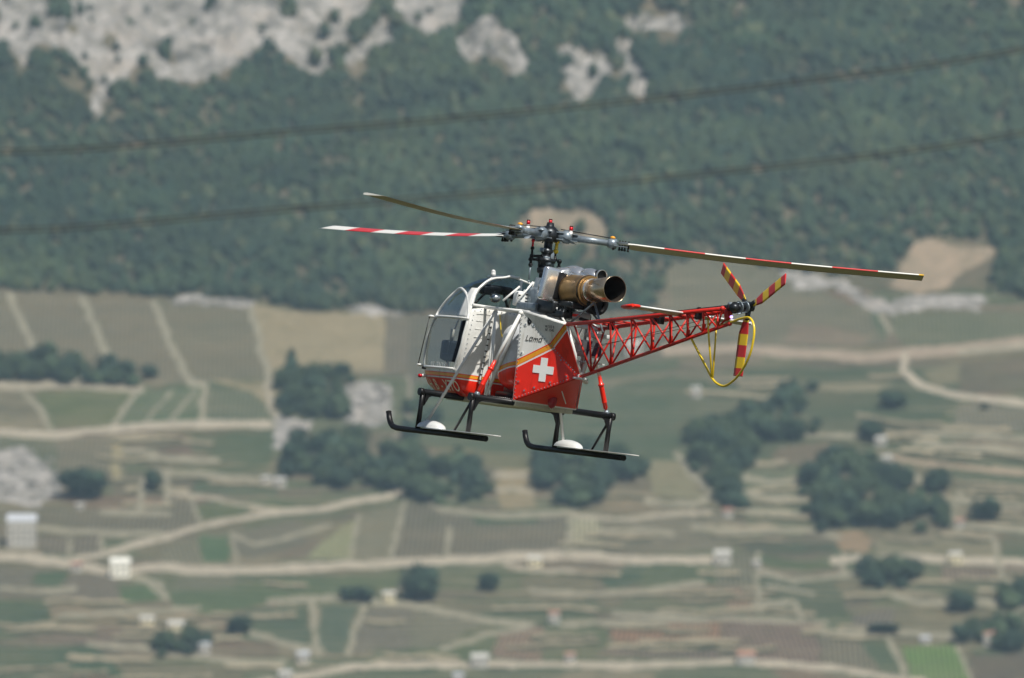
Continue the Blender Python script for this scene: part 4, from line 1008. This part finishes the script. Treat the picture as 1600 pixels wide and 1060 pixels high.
for (zx, zy, rd) in ((538, 220, 0), (613, 225, 0), (502, 483, 0), (865, 547, 1), (915, 697, 1), (765, 753, 1), (617, 800, 1), (527, 828, 1), (472, 745, 1)):
    p_ = on_panel(730+zx/5.89, 470+zy/5.89, PO, PN)
    b = B(); b.tube([p_-PN*.006, p_+PN*.004], .030, 14); wsh = b.build('panel_washer', REDP if rd else WHITE, PBOLT)
    b = B(); b.tube([p_+PN*.004, p_+PN*.012], .013, 8); b.build('panel_bolt', GUN, PBOLT)
c0 = on_panel(849, 578, PO, PN); eu = (Vector((0, 0, 1))-PN*PN.z).normalized(); eh = -PN.cross(eu)
if eh.x > 0: eh = -eh
A, W = .172, .056
cr = [(-W, A), (-W, W), (-A, W), (-A, -W), (-W, -W), (-W, -A), (W, -A), (W, -W), (A, -W), (A, W), (W, W), (W, A)]
b = B(); b.slab([c0+eh*x+eu*y+PN*.006 for x, y in cr], PN, .005); b.build('white_cross', CROSSW, heli)
text('Lɑmɑ', on_panel(834, 530, PO, PN)+PN*.004, eh, eu, .115, LETTER, 'panel_lettering', heli, shear=.25)
n2 = (TL-N1).cross(BC-N1); n2 = (n2 if n2.y > 0 else -n2).normalized(); e2 = (TL-N1).normalized(); e2u = n2.cross(e2)*(1); e2u = e2u if e2u.z > 0 else -e2u
for k, s_ in enumerate(('W 315 B', 'N° 1540')):
    text(s_, on_panel(859, 511+k*5.2, N1+n2*.035, n2)+n2*.004, Vector((-1, -.2, -.0)), e2u, .055, LETTER, 'panel_stencil', heli, ext=.0005)
# rivet rows along the panel edges
b = B()
def rivets(p, q, n, cnt):
    for k in range(cnt):
        c_ = p+(q-p)*((k+.5)/cnt); b.ball(c_+n*.002, (.009, .009, .009), 1)
cen = (N1+BF+BC)/3; ins = lambda p: p+(cen-p)*.05+PN*.03
rivets(ins(N1), ins(BF), PN, 22); rivets(ins(BF), ins(BC), PN, 20); rivets(ins(N1), ins(BC), PN, 26)
for z in np.arange(.95, 1.84, .07): b.ball(Vector((bulkx(z, .9)-.003, fw(z)*.9, z)), .008, 1)
for y in np.arange(-.55, .6, .07): b.ball(Vector((.527, y, 1.82)), .008, 1)
tag(b.build('rivet_line', GUN, heli), kind='stuff')
# slot near the top of the panel
q = on_panel(828, 499, PO, PN); b = B(); sl = []
for k in range(20):
    a = 2*math.pi*k/20; sl.append(q+eh*.035*math.cos(a)+eu*(.055*math.sin(a)+(.03 if math.sin(a) > 0 else -.03))+PN*.004)
b.slab(sl, PN, .003); b.build('panel_slot', BLACK, heli)
bn = (BC-BF).cross(mir(BF)-BF); bn = (bn if bn.z < 0 else -bn).normalized()
b = B(); b.slab([BF+bn*.01, BC+bn*.01, mir(BF)+bn*.01], bn, .02); bp_ = b.build('belly_panel', REDP, heli)
b = B()
b.tube([on_panel(878, 612, BF+bn*.03, bn), on_panel(884, 631, BF+bn*.03, bn)], .008); b.build('belly_rod', WHITE, bp_)
b = B(); b.ball(on_panel(863, 626, BF+bn*.02, bn), (.09, .06, .12), 3); b.build('belly_fairing', paint('deep_red', (.35, .01, .02), .3), bp_)
b = B(); b.ball(P(862, 638, -.1), .028); b.build('belly_lamp', CHROME, heli)
# rear flange boards under the tail joint
b = B(); b.box((-1.6, 0, .97), (.12, .2, .03), bev=.008); b.tube([BC, BC+Vector((.05, 0, .02))], .05); b.build('keel_joint', GREYW, heli)

# ---- fuel tank
b = B(); rows = []
for i in range(25):
    z = .66+1.07*i/24; q = (i/24.-.5)*2; k = (1-abs(q)**5)**.45 if abs(q) < 1 else 0.
    k = max(k, .05)
    rows.append([Vector((-.20+.37*k*math.copysign(abs(math.cos(a))**.7, math.cos(a)), .50*k*math.copysign(abs(math.sin(a))**.7, math.sin(a)), z)) for a in np.linspace(0, 2*math.pi, 48, endpoint=False)])
b.grid(rows, close=True); b.poly(rows[-1]); b.poly(rows[0][::-1])
tk = b.build('fuel_tank', banded('tank_paint', (.145, 0, .5), 0, [(0, cR_), (.452, cW), (.461, cR_), (.4655, cO), (.490, cR_), (.4945, (.62, .64, .66))], .2), heli)
b = B(); b.tube([(-.2, .2, 1.7), (-.2, .2, 1.80)], .07); b.build('filler_cap', BLACK, tk)

# ---- transmission, mast and rotor head
HUB = P(858, 367, 0.)
ML = Vector((HUB.x, 0, 1.9))
b = B(); b.box((-.35, 0, 1.93), (.55, .7, .12), bev=.02); b.box((HUB.x, 0, 2.08), (.34, .36, .3), bev=.05); b.tube([(HUB.x, 0, 2.1), (HUB.x, 0, 2.38)], .16, 16, r2=.11); gbx = b.build('transmission', GUN, heli)
for k, (u, v, sx, sz_) in enumerate(((812, 467, .16, .22), (823, 466, .12, .24), (838, 462, .18, .16))):
    b = B(); b.box(PX(u, v, .0), (.16, sx, sz_), rot=(.15*k, 0, 0), bev=.035, seg=3); wb = b.build('white_housing', CROSSW, heli)
    b = B(); p_ = PX(u, v, -.082)
    for j in (-1, 0, 1): b.box(p_+Vector((0, 0, .05*j)), (.006, sx*.4, .016))
    b.build('vent_slot', BLACK, wb)
for (a_, c_) in (((806, 474), (833, 441)), ((829, 470), (835, 441)), ((786, 470), (812, 448)), ((821, 480), (846, 466)), ((848, 478), (846, 458)), ((842, 426), (846, 444)), ((850, 424), (846, 444))):
    b = B(); b.tube([PX(*a_, -.1), PX(*c_, -.1)], .016 if a_[1] > 440 else .011); b.build('frame_tube', WHITE, heli)
b = B()
for k in range(9): b.tube([PX(849.5-k*.3, 428+k*2.4, -.2), PX(849.5-k*.3, 429.3+k*2.4, -.2)], .045)
b.build('damper_spring', BLACK, heli)
b = B(); b.box(PX(838, 452, -.05), (.12, .1, .14), bev=.02); b.build('blue_filter', paint('blue_part', (.02, .10, .25), .3), heli)
prof = [(2.36, .10), (2.44, .10), (2.46, .15), (2.52, .16), (2.54, .12), (2.60, .11), (2.62, .20), (2.67, .20), (2.68, .12), (2.74, .10), (2.76, .13), (2.80, .13), (2.82, .075), (2.96, .08), (3.0, .13), (3.10, .14), (3.13, .09), (3.2, .07)]
b = B(); b.tube([(HUB.x, 0, z) for z, r in prof], [r*.72 for z, r in prof], 18); mast = b.build('mast', DARKM, heli)
# control rods (placed by where they pass)
def rod(pts, r, mat, name='control_rod', X=None):
    b_ = B(); b_.tube([PX(u, v, HUB.x if X is None else X) for u, v in pts], r); b_.ball(PX(*pts[0], HUB.x if X is None else X), r*1.7); b_.ball(PX(*pts[-1], HUB.x if X is None else X), r*1.7); return b_.build(name, mat, heli)
rod([(833, 376), (832, 388)], .016, RUBY); rod([(832, 388), (831, 401)], .018, BLACK); rod([(829.5, 405), (829, 414)], .020, BLACK); rod([(829, 414), (826, 440)], .011, GUN)
rod([(831, 400), (848, 400.5)], .020, BLACK, 'swashplate_arm'); rod([(829, 405.5), (846, 406)], .020, BLACK, 'swashplate_arm'); rod([(842, 406), (842, 420)], .016, DARKM)
rod([(870.5, 378), (868.5, 393)], .024, YELLOW); rod([(868.5, 393), (867, 403)], .016, BLACK); rod([(850, 404), (867, 406)], .022, BLACK, 'swashplate_arm'); rod([(874, 409), (873, 419)], .022, BLACK); rod([(862, 380), (861, 400)], .011, DARKM)
b = B(); b.ball(PX(857, 411, HUB.x-.10), (.04, .045, .045)); b.box(PX(854, 405, HUB.x-.08), (.06, .09, .07), bev=.01); b.box(PX(862, 402, HUB.x-.05), (.05, .06, .12), bev=.01); b.tube([PX(851, 396, HUB.x), PX(863, 397, HUB.x)], .05); b.tube([PX(846, 413, HUB.x), PX(864, 414, HUB.x)], .045); b.box(PX(850, 391, HUB.x), (.1, .1, .06), bev=.01); b.build('swashplate', GUN, heli)

# rotor disc frame in view axes: e1 along the picture, e2 away from the viewer, seen slightly from below
rr0 = math.radians(6.4); tl_ = math.radians(2.6)
def roll_(v): return Vector((v.x*math.cos(rr0)+v.y*math.sin(rr0), -v.x*math.sin(rr0)+v.y*math.cos(rr0), v.z))
E1 = cam2body(roll_(Vector((1, 0, 0)))); E2 = cam2body(roll_(Vector((0, -math.sin(tl_), -math.cos(tl_))))); E3 = cam2body(roll_(Vector((0, math.cos(tl_), -math.sin(tl_)))))
b = B(); b.tube([HUB-E3*.10, HUB-E3*.03, HUB+E3*.06, HUB+E3*.12], [.13, .16, .14, .08], 18)
head = b.build('rotor_head', DARKM, heli)
RB = 5.50
def blade_mat():
    m, nt, b_ = newmat('blade_paint')
    # span stripes on the upper face and nose; the lower face stays plain olive tan
    at_ = N(nt, 'ShaderNodeAttribute', attribute_name='stripe')
    nt.links.new(at_.outputs['Color'], b_.inputs['Base Color']); b_.inputs['Roughness'].default_value = .32; return m
BLM = blade_mat()
def blade(root, d, lead, nrm, r0, r1, chord, thick, pitch, bands, below, name, tipc, flexf=lambda r: 0, kern=1):
    c = lead*math.cos(pitch)+nrm*math.sin(pitch); up = nrm*math.cos(pitch)-lead*math.sin(pitch)
    sec = [(.30, 0, 0), (.285, .5, 0), (.24, .85, 0), (.10, 1, 0), (-.15, .75, 0), (-.45, .3, 0), (-.70, .0, 0), (-.45, -.18, 1), (-.15, -.4, 1), (.10, -.55, 1), (.24, -.5, 1), (.285, -.3, 1)]
    ns = 60; bm = bmesh.new(); cl = bm.loops.layers.float_color.new('stripe'); rings = []; rs = [r0+(r1-r0)*i/ns for i in range(ns+1)]
    for r in rs:
        ch = chord*(1 if r > r0+.25 else .45+.55*(r-r0)/.25); 
        rings.append([bm.verts.new(root+d*r+nrm*flexf(r)+c*(x*ch)+up*(y*thick/2)) for x, y, _ in sec])
    for i in range(ns):
        f_ = (rs[i]+rs[i+1])/2; col = tipc if f_ > r1-.07 else bands(f_)
        for k in range(12):
            k2 = (k+1) % 12; fc = bm.faces.new((rings[i][k], rings[i][k2], rings[i+1][k2], rings[i+1][k])); fc.smooth = True
            lower = 6 <= k <= 10
            for lp in fc.loops: lp[cl] = rgb(*(below if lower and below else col))
    for rg in (rings[0][::-1], rings[-1]):
        fc = bm.faces.new(rg)
        for lp in fc.loops: lp[cl] = rgb(*tipc)
    bmesh.ops.recalc_face_normals(bm, faces=bm.faces[:])
    me = bpy.data.meshes.new(name); bm.to_mesh(me); bm.free(); me.materials.append(BLM); return me
WHT = (.80, .79, .74); RDB = (.62, .03, .03); OLV = (.50, .455, .27)
def mainbands(r):
    e = [1.68, 2.28, 2.92, 3.53, 4.16, 4.80]; k = sum(r > q for q in e); return WHT if k % 2 == 0 else RDB
for phi, colr, lag in ((1.0, OLV, 11), (126.5, OLV, 11), (242, OLV, 1)):
    a = math.radians(phi); d = E1*math.cos(a)+E2*math.sin(a); lead = E1*math.sin(a)-E2*math.cos(a)
    me = blade(HUB, d, lead, E3, 1.02, RB, .34, .045, math.radians(lag), mainbands, OLV, 'rotor_blade', (.75, .45, .03) if phi < 10 else WHT, lambda r: -.05*math.sin(math.pi*min(1, r/RB)))
    bl = link('rotor_blade', me, head)
    z0 = lambda r: HUB+d*r+E3*(-.05*math.sin(math.pi*min(1, r/RB)))
    b = B(); b.tube([z0(.12), z0(.20), z0(.22), z0(.30), z0(.34)], [.075, .08, .10, .10, .06], 14)
    b.tube([z0(.34), z0(.90)], [.052, .045], 14); b.tube([z0(.86), z0(.90), z0(.99), z0(1.0)], [.05, .075, .075, .05], 12)
    b.box(z0(.24)+E3*.0, (.02, .02, .02)); 
    for sgn in (1, -1):
        b.slab([z0(.10)+E3*.055*sgn+lead*.10, z0(.42)+E3*.055*sgn+lead*.07, z0(.42)+E3*.055*sgn-lead*.07, z0(.10)+E3*.055*sgn-lead*.10], E3*sgn, .012)
        b.slab([z0(.96)+E3*.035*sgn+lead*.07, z0(1.16)+E3*.035*sgn+lead*.10, z0(1.16)+E3*.035*sgn-lead*.10, z0(.96)+E3*.035*sgn-lead*.07], E3*sgn, .012)
    b.slab([z0(.18)+lead*.08, z0(.36)+lead*.20-E3*.07, z0(.40)+lead*.20-E3*.10, z0(.2)+lead*.08-E3*.07], lead, .03)
    gp = b.build('blade_grip', GUN, head)
    b = B()
    for r_ in (.95, 1.04, 1.08, 1.12, 1.17): b.tube([z0(r_)-E3*.075+lead*.03, z0(r_)+E3*.06+lead*.03], .014, 6); b.ball(z0(r_)-E3*.075+lead*.03, .022, 1)
    b.tube([z0(.16)+E3*.10, z0(.93)+E3*.075], .008, 6); b.build('grip_bolt', BLACK, gp)
    b = B(); b.ball(z0(.93)+E3*.085, (.04, .04, .025)); b.build('cable_anchor', STRIPY, gp)
for (x, y, h0) in ((.31, -.05, .06), (-.32, .10, .09), (.0, 0., .13)):
    p_ = HUB+E1*x+E2*y+E3*h0
    b = B(); b.tube([p_-E3*.05, p_+E3*.012], .045 if x == 0 else .028, 10); b.tube([p_+E3*.01, p_+E3*.03], .026); b.build('damper_reservoir', CROSSW, head)
    b = B(); b.tube([p_+E3*.028, p_+E3*.030, p_+E3*.085], [.02, .028, .026], 12); cp = b.build('reservoir_cap', RUBY, head)
    b = B(); b.tube([p_+E3*.085, p_+E3*.10], .025, 12); b.build('cap_disc', BLACK, cp)

# ---- engine and exhaust
E0 = P(882, 449, 0.); 
def ex(u, v): return P(u, v, 0.)
pA, pB_, pC, pD, pE = ex(876, 455), ex(894, 455.5), ex(920, 455), ex(927, 454), ex(961, 452)
axd = (pE-pB_).normalized()
b = B(); b.tube([pA-axd*.16, pA-axd*.12, pA-axd*.0, pA+axd*.20, pA+axd*.26], [.25, .32, .345, .335, .30], 32); cw = b.build('engine_cowling', CHROME, heli)
b = B(); b.ball(pA+axd*.15+Vector((0, -.10, .24)), (.30, .17, .14), 3); b.ball(pA+axd*.50+Vector((0, -.16, .22)), (.24, .14, .12), 3); b.build('cowling_bulge', CHROME, cw)
b = B(); b.tube([pB_-axd*.04, pB_, pB_+axd*.08, pB_+axd*.12, pC-axd*.02, pC, pC+axd*.015], [.20, .235, .238, .225, .222, .232, .232], 36, cap=True); bz = b.build('turbine_casing', BRONZE, heli)
b = B()
for k in range(20):
    a = 2*math.pi*k/20; q = pC+axd*.02; uu = axd.cross(Vector((0, 1, 0))).normalized(); ww = axd.cross(uu); c_ = q+(uu*math.cos(a)+ww*math.sin(a))*.205; b.tube([c_, c_+axd*.03], .012, 6)
b.build('flange_bolt', BLACK, bz)
b = B(); b.hollow(pC+axd*.016, pC+axd*.03, .228, .17, 36); b.build('flange_ring', SOOT, bz); b = B(); b.hollow(pC+axd*.03, pC+axd*.06, .218, .19, 36); b.hollow(pC+axd*.035, pC+axd*.085, .185, .16, 36); b.build('flange_ring', BRONZE, bz)
b = B(); b.hollow(pC+axd*.075, pD+axd*.02, .172, .15, 36); b.build('pipe_collar', CHROME, bz)
b = B(); rows = []; uu = axd.cross(Vector((0, 1, 0))).normalized(); ww = axd.cross(uu)
for (t_, r_) in ((.03, .160), (.10, .163), (.11, .168), (.5, .175), (1, .192)):
    c_ = pD+(pE-pD)*t_; rows.append([c_+(uu*math.cos(a)+ww*math.sin(a))*r_ for a in np.linspace(0, 2*math.pi, 40, endpoint=False)])
b.grid(rows, close=True); xp = b.build('exhaust_pipe', STEEL, heli, solid=.006)
b = B(); rows = []
for (t_, r_) in ((.995, .184), (.5, .168), (.03, .150)):
    c_ = pD+(pE-pD)*t_; rows.append([c_+(uu*math.cos(a)+ww*math.sin(a))*r_ for a in np.linspace(0, 2*math.pi, 40, endpoint=False)])
b.grid(rows, close=True); b.poly(rows[-1]); b.build('pipe_lining', SOOT, xp)
# oil tank in polished metal, its dark flank, ducts
Rt = Euler((0, math.radians(-6), 0)).to_matrix()
q = P(858.5, 444.5, .34)
b = B(); b.box(q, (.12, .27, .50), rot=Euler((math.radians(6), 0, math.radians(0))).to_matrix(), bev=.045, seg=4); ot = b.build('oil_tank', CHROME, heli)
b = B(); b.box(P(874, 447, .20), (.05, .13, .40), rot=Euler((math.radians(9), 0, 0)).to_matrix(), bev=.01); b.build('tank_flank', BLACK, ot)
b = B(); b.hollow(P(925, 473, -.12), P(935, 475, -.12), .17, .13, 28); b.ball(P(927, 473, -.12), (.12, .15, .15), 3); b.build('intake_bell', BLACK, heli)
b = B(); b.tube([P(930, 438, -.2), P(934, 431, -.2), P(939, 431, -.2)], [.09, .085, .085], 18); b.build('vent_stub', BLACK, heli)
b = B(); b.hollow(P(939, 431, -.2), P(941, 431.3, -.2), .088, .078, 24); b.build('vent_rim', CHROME, heli)
b = B(); b.box(P(888, 493, .0), (.5, .5, .10), bev=.02); b.box(P(868, 481, .1), (.5, .40, .18), bev=.03); b.box(P(900, 478, .05), (.34, .36, .10), bev=.03); b.tube([P(878, 500, .1), P(898, 470, .1)], .05); b.build('accessory_gearbox', DARKM, heli)
b = B(); b.box(P(901, 494, -.05), (.42, .26, .12), bev=.04, seg=3); b.build('starter_unit', GREYW, heli)
b = B(); b.box(P(900, 493, .10), (.2, .01, .04), bev=.003); b.build('unit_label', REDP, heli)
for (a_, c_, y_) in (((863, 470), (884, 506), .22), ((928, 474), (893, 503), .1), ((929, 474), (942, 520), .05), ((922, 485), (934, 500), -.2), ((840, 484), (884, 485), .2)):
    b = B(); b.tube([P(*a_, y_), P(*c_, y_)], .016); b.build('engine_strut', WHITE if c_[0] < 886 else GUN, heli)
b = B(); rk = random.Random(3)
for k in range(16):
    p_ = P(880+rk.uniform(-8, 8), 482+rk.uniform(-6, 6), .2); b.ball(p_, rk.uniform(.018, .04), 1)
for k in range(8):
    p_ = P(rk.uniform(865, 900), rk.uniform(476, 492), rk.uniform(0, .2)); b.tube([p_, p_+Vector((rk.uniform(-.2, .2), rk.uniform(-.1, .1), rk.uniform(-.1, .1)))], .012)
b.build('fuel_fittings', DARKM, heli)
b = B(); b.box((-1.35, -.2, 1.42), (.28, .3, .24), bev=.03); b.box((-1.5, -.25, 1.62), (.36, .2, .06), bev=.01); b.build('battery_box', GREYW, heli)
b = B(); b.box((-1.5, -.22, 1.42), (.04, .24, .2), bev=.01); b.build('battery_face', paint('purple_part', (.06, .015, .06), .4), heli)
b = B(); b.box((-1.45, -.2, 1.22), (.3, .34, .02)); b.build('battery_tray', GREYW, heli)

# ---- tail boom
T1 = P(1129, 482.5, .10); BE = P(1140, 506, 0.); TLr = mir(TL)
T1r = mir(T1)
nb = 8
tfr = [0, .145, .285, .42, .545, .665, .775, .88, 1.0]
bfr = [.07, .205, .35, .485, .61, .725, .83, .92, 1.0]
Lt = lambda f: TL+(T1-TL)*f
Rt_ = lambda f: TLr+(T1r-TLr)*f
Bt = lambda f: BC+(BE-BC)*f
for a_, c_, r_ in ((TL, T1, .028), (TLr, T1r, .028), (BC, BE, .026)):
    b = B(); b.tube([a_, a_+(c_-a_)*.5, c_], r_, 10); b.ball(c_, r_*1.4); b.build('boom_longeron', REDT, heli)
for k in range(len(tfr)):
    for L_ in (Lt, Rt_):
        pa = L_(tfr[k]); pb_ = Bt(bfr[min(k, 8)])
        if k < 8:
            b = B(); b.tube([L_(tfr[k]+.045 if k == 0 else tfr[k]), pb_], .0145, 8); b.build('boom_brace', REDT, heli)
            b = B(); b.tube([pb_, L_(tfr[k+1])], .0145, 8); b.build('boom_brace', REDT, heli)
    b = B(); b.tube([Lt(tfr[k]), Rt_(tfr[k])], .0135, 8); b.build('boom_crossbar', REDT, heli)
    if k < 8: b = B(); b.tube([Lt(tfr[k]), Rt_(tfr[k+1])] if k % 2 else [Rt_(tfr[k]), Lt(tfr[k+1])], .0115, 8); b.build('boom_crossbar', REDT, heli)
for k in range(1, 7):
    b = B(); p_ = Bt(bfr[k]); b.box(p_+Vector((.02, 0, .07)), (.04, .05, .12), bev=.01); b.build('boom_bracket', REDT, heli)
b = B(); b.tube([(-1.2, 0, 1.86), Vector((TL.x-.2, 0, Lt(.05).z+.06)), Vector((T1.x-.05, 0, T1.z+.05))], .024, 10); ds = b.build('tail_drive_shaft', BLACK, heli)
for fq in (.20, .50, .545, .80):
    p_ = Lt(fq); b = B(); b.box(Vector((p_.x, 0, p_.z-.03)), (.05, .10, .13), bev=.012); b.hollow(Vector((p_.x+.02, 0, p_.z+.04)), Vector((p_.x-.02, 0, p_.z+.04)), .045, .03, 16); b.build('shaft_bearing', BLACK, heli)
b = B(); b.tube([(-1.6, .1, 1.35), Lt(.98)+Vector((0, 0, -.1))], .004, 5); b.tube([(-1.6, -.1, 1.45), Rt_(.98)+Vector((0, 0, -.12))], .004, 5); b.build('control_wire', DARKM, heli)
# stabiliser
sc_ = P(1074, 494, 0.)
for sgn in (1, -1):
    b = B(); rows = []
    for i in range(9):
        y = sgn*(.10+.90*i/8); ch = .30-.05*i/8; pt = math.radians(-6)
        sec = [(.5, 0), (.42, .05), (.2, .08), (-.1, .06), (-.5, 0), (-.1, -.03), (.2, -.05), (.42, -.04)]
        rows.append([Vector((sc_.x+(x*math.cos(pt)-z_*math.sin(pt))*ch, y, sc_.z+.01+(x*math.sin(pt)+z_*math.cos(pt))*ch)) for x, z_ in sec])
    b.grid(rows, close=True); b.poly(rows[-1]); b.poly(rows[0])
    bmesh.ops.recalc_face_normals(b.bm, faces=b.bm.faces[:])
    st_ = b.build('stabiliser', paint('stabiliser_cream', (.66, .63, .50), .35), heli)
    b = B(); i = 8; b.tube([Vector((sc_.x+.15, sgn*1.0, sc_.z)), Vector((sc_.x-.15, sgn*1.0, sc_.z+.03))], [.02, .024], 10); (b.box((sc_.x+.01, sgn*.93, sc_.z+.012), (.29, .14, .045), rot=(0, math.radians(8), 0), bev=.018) if sgn > 0 else None); b.build('red_tip', REDP if sgn > 0 else CROSSW, st_)
b = B(); b.tube([(sc_.x+.02, .12, sc_.z), (sc_.x+.02, -.12, sc_.z)], .03); b.build('stabiliser_hub', REDT, heli)
for sgn in (1, -1):
    b = B(); b.tube([Vector((sc_.x-.14, sgn*.12, sc_.z+.03)), Vector((sc_.x-.12, sgn*.86, sc_.z+.03))], .014, 8); b.build('stabiliser_edge', CROSSW, heli)
# tail gearbox and tail rotor
G0 = P(1148, 481, 0.); TH_ = P(1170, 480, -.26)
b = B(); b.tube([T1*.5+T1r*.5+Vector((0, 0, .03)), G0+Vector((.08, 0, 0)), G0], [.05, .05, .085], 14); b.ball(G0, (.075, .08, .07)); b.tube([G0, G0+(TH_-G0)*.5, TH_], [.06, .035, .035], 12)
b.build('tail_gearbox', DARKM, heli)
b = B(); d_ = (TH_-G0)
for (oz, ox) in ((.07, 0), (-.07, .02), (.02, .07), (-.09, -.05)): b.tube([G0+d_*.1+Vector((ox, 0, oz)), TH_+Vector((ox*.6, .03, oz*.8))], .009, 6)
b.tube([P(1138, 475.5, .05), P(1146, 476, 0)], .03); b.tube([G0+d_*.28, G0+d_*.34], .09, 14); b.tube([G0+d_*.72, G0+d_*.8], .085, 14); b.build('pitch_linkage', GUN, heli)
b = B(); b.ball(TH_, (.07, .07, .08)); b.tube([TH_+Vector((0, .05, 0)), TH_+Vector((0, -.07, 0))], .055, 14)
th = b.build('tail_rotor_hub', DARKM, heli)
TY = (.85, .58, .02); TRD = (.60, .03, .03)
def tb(r):
    k = int((r-.05)/.165); return TY if k % 2 == 0 else TRD
for phi in (-90, 28, 150):
    a = math.radians(phi); d_ = Vector((-math.cos(a), 0, math.sin(a))); lead = Vector((math.sin(a), 0, math.cos(a)))
    me = blade(TH_, d_, lead, Vector((0, -1, 0)), .13, .985, .19, .026, math.radians(12), tb, None, 'tail_blade', TRD)
    link('tail_blade', me, th); b = B(); b.tube([TH_+d_*.03, TH_+d_*.19], [.042, .032], 10); b.build('blade_holder', DARKM, th)
# yellow guard hoop
key = [(1124, 510), (1140, 504.5), (1155, 499), (1165, 496.5), (1171, 497), (1176, 503), (1178.5, 515), (1177, 532), (1172, 553), (1163, 573), (1152, 589), (1141, 599), (1131, 603.5), (1121, 600), (1113, 592), (1105, 577), (1092, 552), (1080.5, 530)]
hp = [P(u, v, .0) for u, v in key]
b = B(); b.tube(smooth_(hp), .017, 10); hoop = b.build('tail_guard', YELLOW, heli)
b = B(); b.tube([P(1106, 497, .09), P(1107.5, 527, .06), P(1112.5, 591, .0)], .014, 8); b.build('guard_stay', YELLOW, hoop)
b = B(); b.tube([P(1119.5, 500, -.09), P(1118, 530, -.06), P(1113.5, 591, .0)], .014, 8); b.build('guard_stay', YELLOW, hoop)
# tail light
q = P(1137, 496, 0.)
b = B(); b.box(q+Vector((.02, .0, .03)), (.1, .06, .16), rot=(0, .3, 0), bev=.02); b.tube([q, P(1142, 495.5, 0)], .028); lb = b.build('tail_light', REDT, heli)
m, nt, bb_ = newmat('light_lens'); bb_.inputs['Base Color'].default_value = (.5, .4, 1, 1); bb_.inputs['Emission Color'].default_value = (.45, .35, 1, 1); bb_.inputs['Emission Strength'].default_value = 2.5
b = B(); b.ball(P(1143, 495.5, 0.), .022); b.build('light_lens', m, lb)
